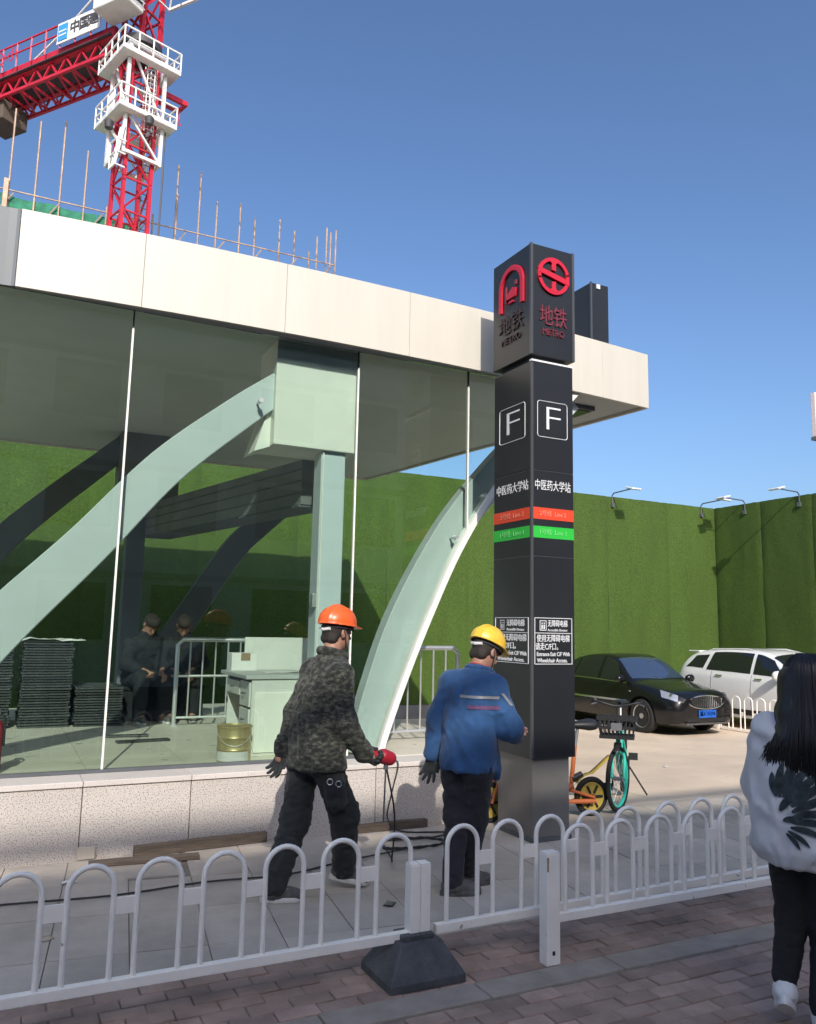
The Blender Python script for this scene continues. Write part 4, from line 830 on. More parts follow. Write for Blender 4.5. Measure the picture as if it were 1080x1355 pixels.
for x, y, a, lb, m_ in ((0.36, 4.98, 0.3, 'small crumpled brown leaf on the grey slabs by the fence', 'litter'), (0.55, 5.95, 0.2, 'torn scrap of white paper on the slabs by the wall', 'paper'), (2.30, 4.75, 0.8, 'dark chip of rubble on the slabs between the two workers', 'sheet_steel'), (2.45, 5.45, 0.2, 'flat dark offcut lying beside the cable coil', 'sheet_steel'), (8.3, 8.6, 0.3, 'white plastic litter on the sunlit parking lot', 'paper')):
    mb = MB(); z = LOTZ(x, y)+0.012 if y > 6.5 else 0.004
    mb.grid([[(x+(i-2)*0.022*math.cos(a)-(j-1.5)*0.02*math.sin(a), y+(i-2)*0.022*math.sin(a)+(j-1.5)*0.02*math.cos(a), z+0.016*abs(mnoise.noise(V(i*0.8+x, j*0.9+y, 2)))) for i in range(5)] for j in range(4)]); q = mb.build('litter_scrap', m_, smooth=True); tag(q, lb, 'litter'); sm = q.modifiers.new('thick', 'SOLIDIFY'); sm.thickness = 0.003

# ------------------------------------------------------------------ cars
class CarBody:
    def __init__(s, st):   # st: list of (x, [(y, z) * 10])
        s.x = [a for a, _ in st]; s.P = np.array([p for _, p in st], float)
    @staticmethod
    def cr(a, b, c, d, t): return 0.5*((2*b)+(c-a)*t+(2*a-5*b+4*c-d)*t*t+(3*b-a-3*c+d)*t**3)
    def row(s, x):
        X = s.x; i = max(k for k in range(len(X)-1) if X[k] <= x or k == 0); t = min(1, max(0, (x-X[i])/(X[i+1]-X[i]))); n = len(X)
        m = lambda k: (s.P[min(n-1, k+1)]-s.P[max(0, k-1)])/(X[min(n-1, k+1)]-X[max(0, k-1)])*(X[i+1]-X[i])*0.85
        h = lambda a, b: (2*t**3-3*t*t+1)*s.P[i]+(t**3-2*t*t+t)*a+(-2*t**3+3*t*t)*s.P[i+1]+(t**3-t*t)*b
        return h(m(i), m(i+1))
    def at(s, x, v):
        r = s.row(x); n = len(r); i = min(n-2, int(v)); t = v-i
        a, b, c, d = r[max(0, i-1)], r[i], r[i+1], r[min(n-1, i+2)]; w = 0.55
        q = (2*t**3-3*t*t+1)*b+(t**3-2*t*t+t)*(c-a)*w+(-2*t**3+3*t*t)*c+(t**3-t*t)*(d-b)*w
        return Vector((x, q[0], q[1]))
    def nrm(s, x, v):
        e = 0.02; a = s.at(min(s.x[-1], x+e), v)-s.at(max(s.x[0], x-e), v); b = s.at(x, min(9, v+0.05))-s.at(x, max(0, v-0.05)); n = b.cross(a)
        n = n.normalized() if n.length > 1e-9 else V(0,0,1); p = s.at(x, v)
        return n if n.dot(Vector((0, p.y, p.z-0.6))) > 0 else -n
    def body(s, nx=70):
        xs = [s.x[0]+(s.x[-1]-s.x[0])*k/nx for k in range(nx+1)]; vs = [k/4 for k in range(37)]; mb = MB(); rows = []
        for x in xs:
            L_ = [s.at(x, v) for v in vs]; rows.append([tuple(p) for p in L_]+[(p.x, -p.y, p.z) for p in L_[-2:0:-1]])
        mb.grid(rows, cv=True); n = len(rows[0]); mb.f.append(tuple(range(n))); k = len(mb.v); mb.f.append(tuple(range(k-n, k))); return mb
    def patch(s, xf, v0, v1, side, nu=12, nv=8, off=0.004):
        """xf(t) -> (x_rear, x_front) at height fraction t"""
        rows = []
        for j in range(nv+1):
            t = j/nv; v = v0+(v1-v0)*t; a, b = xf(t); row = []
            for i in range(nu+1):
                x = a+(b-a)*i/nu; p = s.at(x, v)+s.nrm(x, v)*off; row.append((p.x, p.y*side, p.z))
            rows.append(row)
        mb = MB(); mb.grid(rows); return mb
def stn(x, zf, ws, zm, wm_, zb, wb_, zt, wr=None, zr=None):
    """one cross-section; wr/zr given = with greenhouse (roof edge half-width and height)"""
    p = [(0, zf), (ws*0.85, zf), (ws, zf+0.07), (wm_, zm), ((wm_+wb_)/2+0.012, (zm+zb*2)/3), (wb_, zb)]
    if wr is None: p += [(wb_*0.90, zb+(zt-zb)*0.45), (wb_*0.68, zb+(zt-zb)*0.75), (wb_*0.36, zb+(zt-zb)*0.95), (0, zt)]
    else: p += [((wb_*0.55+wr*0.45)+0.012, zb+(zr-zb)*0.5), (wr, zr), (wr*0.62, zr+(zt-zr)*0.75), (0, zt)]
    return (x, p)
def make_car(kind, label, loc, rz, paint, L, W, stations, wheel_r, wx, suv):
    t = thing(kind, label, 'car', loc, rz); cb_ = CarBody(stations); bmb = cb_.body(); me = bmb.mesh('body')
    cut = MB()
    for x in wx:
        for sd_ in (-1, 1):
            cut.lathe([(wheel_r+0.055, 0), (wheel_r+0.055, 0.34)], 28, fn=lambda a, b, c, x=x, sd_=sd_: (x+a, sd_*(W/2+0.06-c), wheel_r+b))
    ob_ = bpy.data.objects.new('tmp', me); COL.objects.link(ob_); oc = bpy.data.objects.new('cut', cut.mesh('cut')); COL.objects.link(oc)
    m_ = ob_.modifiers.new('b', 'BOOLEAN'); m_.object = oc; m_.operation = 'DIFFERENCE'; m_.solver = 'EXACT'
    dg = bpy.context.evaluated_depsgraph_get(); me2 = bpy.data.meshes.new_from_object(ob_.evaluated_get(dg)); bpy.data.objects.remove(ob_); bpy.data.objects.remove(oc)
    me2.materials.clear(); body = link('body', me2, paint, t, smooth='auto')
    P = lambda name, mb, m, par=t, **k: mb.build(name, m, par, world=False, **k)
    for x in wx:
        for sd_ in (-1, 1):
            yo = sd_*(W/2-0.012)
            fn = lambda a, b, c: (x+a, yo-sd_*c, wheel_r+b)
            ty = MB(); r = wheel_r; ty.lathe([(r*0.66, 0.02), (r*0.72, 0.0), (r*0.93, 0.0), (r, 0.03), (r, 0.17), (r*0.9, 0.2), (r*0.6, 0.2)], 36, fn=fn); w_ = P('wheel', ty, 'tyre', smooth='auto')
            rm = MB(); rm.lathe([(r*0.60, 0.05), (r*0.66, 0.012), (r*0.69, 0.008), (r*0.69, 0.10), (r*0.60, 0.10)], 36, fn=fn); rm.lathe([(0.0, 0.01), (r*0.16, 0.012), (r*0.18, 0.04), (0.0, 0.05)], 14, fn=fn)
            for k in range(10):
                a = k*PI/5; rm.bar(fn(r*0.14*math.cos(a), r*0.14*math.sin(a), 0.03), fn(r*0.63*math.cos(a), r*0.63*math.sin(a), 0.035), 0.028, 0.02, (0, 1, 0))
            P('rim', rm, 'alloy', w_, smooth='auto')
            bd_ = MB(); bd_.lathe([(0, 0.10), (r*0.6, 0.10), (r*0.6, 0.12), (0, 0.12)], 20, fn=fn); P('brake_disc', bd_, 'dark_steel', w_)
    return t, cb_, body, P
Ls = 4.15; k_ = Ls/4.5
S1 = [stn(-2.25*k_, 0.36, 0.60, 0.55, 0.70, 0.80, 0.62, 0.86), stn(-2.18*k_, 0.27, 0.72, 0.55, 0.79, 0.88, 0.72, 0.97), stn(-1.9*k_, 0.22, 0.80, 0.56, 0.84, 0.92, 0.78, 1.03), stn(-1.62*k_, 0.21, 0.82, 0.56, 0.855, 0.93, 0.79, 1.06, 0.70, 1.00), stn(-1.1*k_, 0.20, 0.83, 0.56, 0.86, 0.93, 0.80, 1.34, 0.58, 1.29), stn(-0.6*k_, 0.20, 0.83, 0.56, 0.865, 0.925, 0.805, 1.43, 0.57, 1.385), stn(0.0, 0.20, 0.83, 0.56, 0.865, 0.915, 0.805, 1.45, 0.57, 1.40), stn(0.35*k_, 0.20, 0.83, 0.56, 0.865, 0.905, 0.80, 1.37, 0.58, 1.32), stn(1.0*k_, 0.20, 0.83, 0.56, 0.86, 0.89, 0.785, 0.985, 0.70, 0.945), stn(1.2*k_, 0.20, 0.83, 0.55, 0.86, 0.87, 0.77, 0.955), stn(1.7*k_, 0.20, 0.81, 0.53, 0.84, 0.80, 0.72, 0.88), stn(2.05*k_, 0.20, 0.76, 0.50, 0.79, 0.74, 0.68, 0.835), stn(2.19*k_, 0.23, 0.68, 0.47, 0.72, 0.70, 0.60, 0.79), stn(2.25*k_, 0.30, 0.60, 0.46, 0.64, 0.66, 0.54, 0.745)]
SZ_ = LOTZ(11.7, 13)
t, cb_, body, P = make_car('black_sedan', 'black sedan with chrome slatted grille parked nose out beside the white car', (11.98, 13.40, SZ_), -PI/2, 'car_black', Ls, 1.72, S1, 0.315, (-1.30*k_, 1.34*k_), False)
lerp = lambda a, b, t: a+(b-a)*t
for sd_ in (-1, 1):
    P('side_window', cb_.patch(lambda t: (lerp(0.02, 0.02, t)*k_, lerp(0.86, 0.40, t)*k_), 5.12, 6.86, sd_), 'car_glass', smooth=True)
    P('side_window', cb_.patch(lambda t: (lerp(-0.92, -0.80, t)*k_, -0.06*k_), 5.12, 6.86, sd_), 'car_glass', smooth=True)
    P('side_window', cb_.patch(lambda t: (lerp(-1.42, -1.02, t)*k_, lerp(-0.98, -0.86, t)*k_), 5.15, 6.75, sd_), 'car_glass', smooth=True)
    P('window_trim', cb_.patch(lambda t: (-1.45*k_, 0.92*k_), 5.02, 5.10, sd_, nu=24, nv=1, off=0.007), 'chrome', smooth=True)
    for x in (0.98, -0.02, -1.0):
        P('door_seam', cb_.patch(lambda t, x=x: (x*k_-0.004, x*k_+0.004), 2.1, 5.0, sd_, nu=1, nv=14, off=0.0025), 'trim_black')
    for x in (0.12, -0.85):
        P('door_handle', cb_.patch(lambda t, x=x: (x*k_, x*k_+0.17), 4.45, 4.62, sd_, nu=6, nv=2, off=0.022), 'car_black', smooth=True)
    P('side_moulding', cb_.patch(lambda t: (-1.0*k_, 0.95*k_), 2.95, 3.08, sd_, nu=24, nv=1, off=0.008), 'chrome', smooth=True)
    P('headlight', cb_.patch(lambda t: (lerp(1.86, 1.72, t)*k_, lerp(2.19, 2.13, t)*k_), 4.1, 5.6, sd_, nu=12, nv=8, off=0.006), 'lamp_clear', smooth=True)
    hl = MB(); p_ = cb_.at(2.02*k_, 4.9)+V(0.012, 0, 0); hl.lathe([(0.01, -0.01), (0.05, 0.0), (0.055, 0.03)], 14, fn=lambda a, b, c: (p_.x+c-0.01, sd_*(p_.y-0.02)+a, p_.z+b)); P('headlight_bowl', hl, 'chrome', smooth='auto')
    mi = MB(); mi.lathe([(0.01, -0.11), (0.055, -0.10), (0.075, -0.03), (0.075, 0.05), (0.05, 0.09), (0.01, 0.10)], 12, fn=lambda a, b, c: (0.84*k_+a*0.8, sd_*(0.93+c), 0.98+b)); P('mirror', mi, 'car_black', smooth=True)
    fl = MB(); fl.bar((2.14*k_, sd_*0.50, 0.36), (2.05*k_, sd_*0.70, 0.37), 0.05, 0.07); P('fog_lamp', fl, 'lamp_clear', bevel=0.008); si = MB(); si.bar((1.02*k_, sd_*0.868, 0.76), (1.07*k_, sd_*0.868, 0.76), 0.01, 0.022); P('side_repeater', si, 'lamp_clear')
def across(cb_, x0, x1, v0, nu=10, nv=18, off=0.006, x0c=None, x1c=None):
    rows = []
    for j in range(-nv, nv+1):
        s = abs(j)/nv; v = 9-(9-v0)*s; sg_ = 1 if j >= 0 else -1; row = []
        a = lerp(x0c if x0c is not None else x0, x0, s); b = lerp(x1c if x1c is not None else x1, x1, s)
        for i in range(nu+1):
            x = a+(b-a)*i/nu; p = cb_.at(x, v)+cb_.nrm(x, v)*off; row.append((p.x, p.y*sg_, p.z))
        rows.append(row)
    mb = MB(); mb.grid(rows); return mb
P('windscreen', across(cb_, 0.92*k_, 0.34*k_, 7.08, x0c=1.02*k_, x1c=0.30*k_), 'screen_glass', smooth=True); P('rear_window', across(cb_, -1.55*k_, -0.98*k_, 7.1, x0c=-1.62*k_, x1c=-0.95*k_), 'car_glass', smooth=True)
stk = MB(); stk.add([(0.55*k_, 0.30, 1.245), (0.55*k_, 0.22, 1.25), (0.48*k_, 0.22, 1.30), (0.48*k_, 0.30, 1.295)], [(0,1,2,3)]); P('inspection_sticker', stk, 'paper')
gr = MB(); gx = 2.245*k_
for k in range(17):
    y = -0.38+k*0.0475; hh = 0.11*math.sqrt(max(0.05, 1-(y/0.435)**2)); gr.bar((gx+0.012-0.06*abs(y)**2*4*0.25, y, 0.63-hh), (gx+0.005-0.06*abs(y)**2, y, 0.63+hh), 0.014, 0.02, (1, 0, 0))
gp = MB(); gp.bar((gx+0.0, -0.37, 0.63), (gx+0.0, 0.37, 0.63), 0.03, 0.18); gpo = P('grille', gp, 'trim_black', bevel=0.01); P('grille_bar', gr, 'chrome', gpo)
P('grille_frame', MB().tube([(gx+0.016-0.05*(math.cos(a))**2*0.5-0.006*math.sin(a), 0.445*math.cos(a), 0.63+0.122*math.sin(a)) for a in [k*2*PI/32 for k in range(32)]], 0.013, 8, closed=True), 'chrome', gpo, smooth=True)
pl = MB(); pl.bar((gx+0.02, -0.22, 0.415), (gx+0.02, 0.22, 0.415), 0.012, 0.14); plo = P('number_plate', pl, 'plate_blue', bevel=0.003); vs_, fs_ = text_verts('冀A·7A396', 0.105, 0.001, 0.002); ww_ = max(v[0] for v in vs_)-min(v[0] for v in vs_); mb = MB(); mb.add([(gx+0.0285, v[0]*0.39/ww_, 0.415+v[1]) for v in vs_], fs_); mb.build('plate_lettering', 'print_white', plo, world=False, fix=False)
bi = MB(); bi.bar((2.225*k_, -0.50, 0.30), (2.225*k_, 0.50, 0.30), 0.06, 0.07); P('lower_intake', bi, 'trim_black', bevel=0.01)
P('bumper_lip', MB().bar((2.235*k_, -0.52, 0.235), (2.235*k_, 0.52, 0.235), 0.05, 0.035), 'pylon_seam', bevel=0.01)

Lv = 4.12; kv = Lv/4.5
S2 = [stn(-2.25*kv, 0.42, 0.62, 0.62, 0.74, 0.98, 0.70, 1.06), stn(-2.18*kv, 0.32, 0.76, 0.64, 0.84, 1.05, 0.78, 1.20, 0.70, 1.13), stn(-1.95*kv, 0.26, 0.84, 0.66, 0.88, 1.13, 0.82, 1.47, 0.62, 1.41), stn(-1.5*kv, 0.23, 0.86, 0.66, 0.895, 1.12, 0.835, 1.565, 0.625, 1.505), stn(-0.6*kv, 0.22, 0.86, 0.66, 0.90, 1.10, 0.84, 1.61, 0.63, 1.55), stn(0.1*kv, 0.22, 0.86, 0.66, 0.90, 1.08, 0.835, 1.58, 0.63, 1.52), stn(0.45*kv, 0.22, 0.86, 0.66, 0.90, 1.07, 0.83, 1.48, 0.65, 1.42), stn(1.15*kv, 0.22, 0.86, 0.66, 0.90, 1.04, 0.82, 1.12, 0.74, 1.085), stn(1.35*kv, 0.22, 0.86, 0.64, 0.895, 1.02, 0.81, 1.09), stn(1.8*kv, 0.22, 0.84, 0.62, 0.87, 0.95, 0.77, 1.03), stn(2.1*kv, 0.24, 0.78, 0.56, 0.81, 0.86, 0.70, 0.93), stn(2.22*kv, 0.30, 0.68, 0.54, 0.70, 0.78, 0.6, 0.84), stn(2.25*kv, 0.38, 0.58, 0.53, 0.6, 0.72, 0.52, 0.76)]
t, cb_, body, P = make_car('white_sport_utility_car', 'white sport utility car with dark windows parked in front of the darker grass wall', (14.48, 11.70, LOTZ(14, 13)), -PI/2, 'car_white', Lv, 1.80, S2, 0.345, (-1.32*kv, 1.38*kv), True)
for sd_ in (-1, 1):
    P('side_window', cb_.patch(lambda t: (0.03*kv, lerp(0.98, 0.48, t)*kv), 5.12, 6.86, sd_), 'car_glass', smooth=True); P('side_window', cb_.patch(lambda t: (lerp(-1.30, -1.18, t)*kv, -0.05*kv), 5.12, 6.86, sd_), 'car_glass', smooth=True); P('rear_quarter_window', cb_.patch(lambda t: (lerp(-1.95, -1.72, t)*kv, lerp(-1.40, -1.30, t)*kv), 5.25, 6.6, sd_), 'car_glass', smooth=True)
    P('sill_cladding', cb_.patch(lambda t: (-2.0*kv, 2.0*kv), 2.0, 2.35, sd_, nu=24, nv=2, off=0.006), 'trim_black', smooth=True)
    for x in (1.02, 0.0, -1.12): P('door_seam', cb_.patch(lambda t, x=x: (x*kv-0.004, x*kv+0.004), 2.3, 5.0, sd_, nu=1, nv=14, off=0.0025), 'trim_black')
    for x in (0.10, -0.98): P('door_handle', cb_.patch(lambda t, x=x: (x*kv, x*kv+0.18), 4.35, 4.58, sd_, nu=6, nv=2, off=0.024), 'chrome', smooth=True)
    mi = MB(); mi.lathe([(0.01, -0.13), (0.07, -0.12), (0.095, -0.03), (0.09, 0.06), (0.06, 0.11), (0.01, 0.12)], 12, fn=lambda a, b, c: (0.80*kv+a*0.8, sd_*(0.99+c), 1.12+b)); P('mirror', mi, 'car_white', smooth=True)
    rl = MB(); rl.tube([(-1.45*kv, sd_*0.58, 1.53), (-1.3*kv, sd_*0.58, 1.575), (-0.3, sd_*0.58, 1.60), (0.1*kv, sd_*0.58, 1.535)], 0.014, 8); P('roof_rail', rl, 'car_white', smooth='auto')
    P('headlight', cb_.patch(lambda t: (lerp(1.78, 1.72, t)*kv, lerp(2.18, 2.1, t)*kv), 4.3, 5.6, sd_, off=0.006), 'lamp_clear', smooth=True)
P('windscreen', across(cb_, 1.02*kv, 0.42*kv, 7.08, x0c=1.12*kv, x1c=0.34*kv), 'car_glass', smooth=True); P('grille', MB().bar((2.24*kv, -0.4, 0.62), (2.24*kv, 0.4, 0.62), 0.04, 0.22), 'trim_black', bevel=0.02)
sp = MB(); sp.bar((-1.92*kv, -0.58, 1.515), (-1.92*kv, 0.58, 1.515), 0.30, 0.03); P('roof_spoiler', sp, 'car_white', bevel=0.01)

# ------------------------------------------------------------------ bicycles
def wheel(c, ax_, r, t, name, rimm, nsp=20, tyre=0.022, disc=False, steer=0.0):
    """c hub, ax_ axle direction (unit)"""
    A = Vector(ax_); u = V(0, 0, 1); w = A.cross(u).normalized(); c = Vector(c)
    ring = lambda rr, o=0: [c+(u*math.sin(k*2*PI/40)+w*math.cos(k*2*PI/40))*rr+A*o for k in range(40)]
    W = MB().tube(ring(r-tyre), tyre, 8, closed=True).build(name, 'tyre', t, smooth=True)
    rm = MB(); rm.tube(ring(r-tyre*2.3), tyre*0.72, 6, closed=True)
    if disc: 
        rm.lathe([(0.02, -0.012), (r*0.72, -0.02), (r*0.74, 0.0), (r*0.72, 0.02), (0.02, 0.012)], 32, fn=lambda a, b, z: tuple(c+u*b+w*a+A*z))
    rm.build('rim', rimm, W, smooth='auto')
    hb_ = MB(); hb_.tube([c-A*0.05, c+A*0.05], 0.02, 10); 
    if not disc:
        for k in range(nsp):
            a = k*2*PI/nsp; hb_.tube([c+A*(0.03 if k % 2 else -0.03), c+(u*math.sin(a)+w*math.cos(a))*(r-tyre*2.6)], 0.0022, 4)
    else:
        for k in range(6):
            a = k*PI/3; hb_.tube([c+(u*math.sin(a)+w*math.cos(a))*r*0.2+A*0.022, c+(u*math.sin(a)+w*math.cos(a))*r*0.62+A*0.024], 0.012, 5); hb_.tube([c+(u*math.sin(a)+w*math.cos(a))*r*0.2-A*0.022, c+(u*math.sin(a)+w*math.cos(a))*r*0.62-A*0.024], 0.012, 5)
    hb_.build('hub', 'spoke_grey' if not disc else 'black_plastic', W); return W
bt = thing('shared_bicycle', 'teal green shared bicycle with black front basket on its kickstand', 'bicycle', (5.72, 6.56, 0)); F_ = V(-0.69, -0.72, 0).normalized(); S_ = V(F_.y*-1, F_.x, 0); fc = V(5.43, 6.26, 0.305); rcw = fc-F_*1.02
stq = math.radians(-16); ax2 = V(S_.x*math.cos(stq)-S_.y*math.sin(stq), S_.x*math.sin(stq)+S_.y*math.cos(stq), 0)
wheel(fc, ax2, 0.305, bt, 'front_wheel', 'bike_teal'); wheel(rcw, S_, 0.305, bt, 'rear_wheel', 'bike_teal')
hd_ = fc-F_*0.17+V(0,0,0.36); bbk = fc-F_*0.56+V(0,0,-0.02); seat_b = fc-F_*0.68+V(0,0,0.40); G = lambda q, f, z: q-F_*f+V(0,0,z)
fr_ = MB(); fr_.tube(bez([G(hd_,0,-0.05), G(hd_,0.12,-0.26), bbk], 6), 0.033, 10); fr_.tube([bbk, seat_b], 0.024, 10); fr_.tube([bbk, rcw+S_*0.055], 0.013, 8); fr_.tube([bbk, rcw-S_*0.055], 0.013, 8); fr_.tube([seat_b, rcw+S_*0.055], 0.011, 8); fr_.tube([seat_b, rcw-S_*0.055], 0.011, 8); fr_.tube(bez([G(hd_,0.02,-0.13), G(hd_,0.2,-0.26), G(seat_b,-0.02,-0.2)], 6), 0.022, 8); fr_.build('frame', 'bike_teal', bt, smooth='auto')
fk = MB(); fk.tube([G(hd_,0,0.06), G(hd_,0,-0.10)], 0.024, 10)
for s in (-1, 1): fk.tube(bez([G(hd_,-0.03,-0.12)+S_*0.02*s, G(hd_,-0.06,-0.17)+S_*0.058*s, fc+S_*0.055*s], 5), 0.014, 8)
fk.build('fork', 'bike_teal', bt, smooth='auto')
hb2 = MB(); hb2.tube([G(hd_,0,0.05), G(hd_,0.03,0.30)], 0.014, 8); hb2.tube(bez([G(hd_,0.16,0.30)+S_*0.25, G(hd_,0.03,0.34)+S_*0.2, G(hd_,0.02,0.30), G(hd_,0.03,0.34)-S_*0.2, G(hd_,0.16,0.30)-S_*0.25], 6), 0.012, 8); hbo = hb2.build('handlebar', 'black_plastic', bt, smooth='auto')
for s in (-1, 1): MB().tube([G(hd_,0.10,0.355)+S_*0.222*s, G(hd_,0.18,0.30)+S_*0.26*s], 0.018, 8).build('grip', 'black_plastic', hbo); MB().tube([G(hd_,0.04,0.33)+S_*0.2*s, G(hd_,-0.06,0.32)+S_*0.25*s], 0.006, 6).build('brake_lever', 'spoke_grey', hbo)
# basket: slatted tray
bs = MB(); bc = G(hd_,-0.20,0.04); e1, e2 = F_, S_
def bp_(f, s, z): return bc+e1*f+e2*s+V(0,0,z)
for z, gx_ in ((0.0, 0.85), (0.17, 1.0)):
    q = [bp_(-0.13*gx_, -0.18*gx_, z), bp_(0.13*gx_, -0.18*gx_, z), bp_(0.13*gx_, 0.18*gx_, z), bp_(-0.13*gx_, 0.18*gx_, z)]
    for a, b in zip(q, q[1:]+q[:1]): bs.bar(a, b, 0.016, 0.03)
for k in range(9):
    s = -0.17+k*0.0425
    for f in (-0.12, 0.12): bs.bar(bp_(f*0.85, s*0.85, 0), bp_(f, s, 0.17), 0.014, 0.006, tuple(F_))
for k in range(6):
    f = -0.12+k*0.048
    for s in (-0.175, 0.175): bs.bar(bp_(f*0.85, s*0.85, 0), bp_(f, s, 0.17), 0.014, 0.006, tuple(S_))
for k in range(6): bs.bar(bp_(-0.11+k*0.044, -0.15, 0.0), bp_(-0.11+k*0.044, 0.15, 0.0), 0.02, 0.006)
bs.bar(bp_(0.12, -0.17, 0.09), bp_(0.12, 0.17, 0.09), 0.008, 0.03); bs.build('basket', 'black_plastic', bt)
MB().bar(bp_(0.128, -0.05, 0.10), bp_(0.128, 0.05, 0.10), 0.006, 0.07).build('basket_plate', 'spoke_grey', bt)
md = MB(); md.grid([[fc+F_*(0.335*math.cos(a))+V(0,0,0.335*math.sin(a))+S_*s for s in (-0.03, 0.0, 0.03)] for a in [PI*(0.30+k*0.035) for k in range(14)]]); md = md.build('front_mudguard', 'black_plastic', bt, smooth=True); mo = md.modifiers.new('thick', 'SOLIDIFY'); mo.thickness = 0.003
md = MB(); md.grid([[rcw+F_*(0.335*math.cos(a))+V(0,0,0.335*math.sin(a))+S_*s for s in (-0.035, 0.0, 0.035)] for a in [PI*(0.40+k*0.045) for k in range(16)]]); md = md.build('rear_mudguard', 'bike_teal', bt, smooth=True); mo = md.modifiers.new('thick', 'SOLIDIFY'); mo.thickness = 0.003
MB().tube([seat_b, G(seat_b,0.06,0.24)], 0.014, 8).build('seat_post', 'spoke_grey', bt); sdl = MB(); sdl.grid([[G(seat_b,0.06-f,0.26+0.02*math.cos(a)*0.9)+S_*(w_*math.sin(a)) for a in [k*2*PI/12 for k in range(12)]] for f, w_ in ((0.15, 0.01), (0.13, 0.03), (0.02, 0.05), (-0.08, 0.09), (-0.12, 0.07), (-0.13, 0.01))], cv=True); sdl.build('saddle', 'black_plastic', bt, smooth=True)
ck = MB(); ck.lathe([(0.0, -0.01), (0.085, -0.008), (0.085, 0.008), (0.0, 0.01)], 20, fn=lambda a, b, c: tuple(bbk+F_*a+V(0,0,b)+S_*(0.05+c))); ck.tube([bbk-S_*0.08, bbk-S_*0.08+F_*0.05+V(0,0,-0.15)], 0.01, 6); ck.tube([bbk+S_*0.08, bbk+S_*0.08-F_*0.05+V(0,0,0.15)], 0.01, 6); cko = ck.build('crank', 'black_plastic', bt)
for s, d in ((-1, 1), (1, -1)): q = bbk+S_*0.08*s+F_*0.05*d+V(0,0,-0.15*d); MB().bar(q, q+S_*0.09*s, 0.07, 0.02, tuple(F_)).build('pedal', 'black_plastic', cko)
MB().tube([rcw+S_*0.05+F_*0.03, V(rcw.x, rcw.y, 0)+S_*0.25+F_*0.10+V(0,0,0.005)], 0.010, 6).build('kickstand', 'black_plastic', bt); lk = MB(); lk.bar(rcw+F_*0.0+V(0,0,0.2)-S_*0.05, rcw+V(0,0,0.2)+S_*0.05, 0.1, 0.12); lk.build('lock_box', 'black_plastic', bt, bevel=0.015)

bo = thing('folding_bicycle', 'small orange folding electric bicycle with yellow disc wheels behind the pylon', 'bicycle', (4.5, 6.25, 0)); q1, q2 = V(4.02, 6.33, 0.178), V(5.07, 6.22, 0.178); Fo = (q1-q2).normalized(); So = V(-Fo.y, Fo.x, 0)
wheel(q1, So, 0.178, bo, 'front_wheel', 'bike_yellow', tyre=0.026, disc=True); wheel(q2, So, 0.178, bo, 'rear_wheel', 'bike_yellow', tyre=0.026, disc=True)
fr_ = MB(); fr_.tube(bez([q1-Fo*0.16+V(0,0,0.42), q1-Fo*0.30+V(0,0,0.12), q1-Fo*0.62+V(0,0,0.06), q2+Fo*0.20+V(0,0,0.10)], 6), 0.032, 10); fr_.tube([q2+Fo*0.22+V(0,0,0.05), q2+Fo*0.17+V(0,0,0.46)], 0.02, 10)
for s in (-1, 1): fr_.tube([q2+Fo*0.24+V(0,0,0.07)+So*0.03*s, q2+So*0.06*s], 0.014, 8); fr_.tube([q1+So*0.055*s, q1-Fo*0.13+V(0,0,0.3)+So*0.03*s], 0.014, 8)
fr_.build('frame', 'bike_orange', bo, smooth='auto')
MB().tube([q2+Fo*0.17+V(0,0,0.46), q2+Fo*0.14+V(0,0,0.62)], 0.016, 8).build('seat_post', 'spoke_grey', bo); sd2 = MB(); sd2.grid([[q2+Fo*(0.12+f)+V(0,0,0.65+h_*math.cos(a))+So*(w_*math.sin(a)) for a in [k*2*PI/14 for k in range(14)]] for f, w_, h_ in ((0.16, 0.01, 0.01), (0.13, 0.035, 0.025), (0.0, 0.06, 0.04), (-0.10, 0.10, 0.055), (-0.15, 0.09, 0.05), (-0.17, 0.02, 0.02))], cv=True); sd2.build('saddle', 'black_plastic', bo, smooth=True)
MB().tube([q1-Fo*0.16+V(0,0,0.42), q1-Fo*0.22+V(0,0,0.82)], 0.02, 8).build('stem', 'black_plastic', bo); MB().tube([q1-Fo*0.22+V(0,0,0.82)-So*0.26, q1-Fo*0.22+V(0,0,0.82)+So*0.26], 0.014, 8).build('handlebar', 'black_plastic', bo)
md = MB(); md.grid([[q2+Fo*(R__*math.cos(a))+V(0,0,R__*math.sin(a)+zz_)+So*s for s in (-0.035, 0.0, 0.035)] for a, R__, zz_ in [(PI*(0.22+k*0.035), 0.205, 0.0) for k in range(9)]+[(PI*0.56, 0.215, 0.02), (PI*0.62, 0.25, 0.035), (PI*0.665, 0.30, 0.05), (PI*0.70, 0.37, 0.06)]]); md = md.build('rear_mudguard', 'bike_yellow', bo, smooth=True); mo = md.modifiers.new('thick', 'SOLIDIFY'); mo.thickness = 0.004
sw = MB(); sw.tube([q2+Fo*0.30+V(0,0,-0.02)+So*0.07, q2-So*0+So*0.075+V(0,0,-0.03)], 0.02, 8); sw.build('chain_guard', 'bike_orange', bo, smooth='auto'); sh_ = MB(); sh_.tube([q2+Fo*0.21+V(0,0,0.16), q2+Fo*0.10+V(0,0,0.20)], 0.03, 10); sh_.build('spring', 'black_plastic', bo); MB().tube([q2+Fo*0.35+V(0,0,-0.02)+So*0.06, q2+Fo*0.38+So*0.16+V(0,0,-0.176)], 0.010, 6).build('kickstand', 'black_plastic', bo)
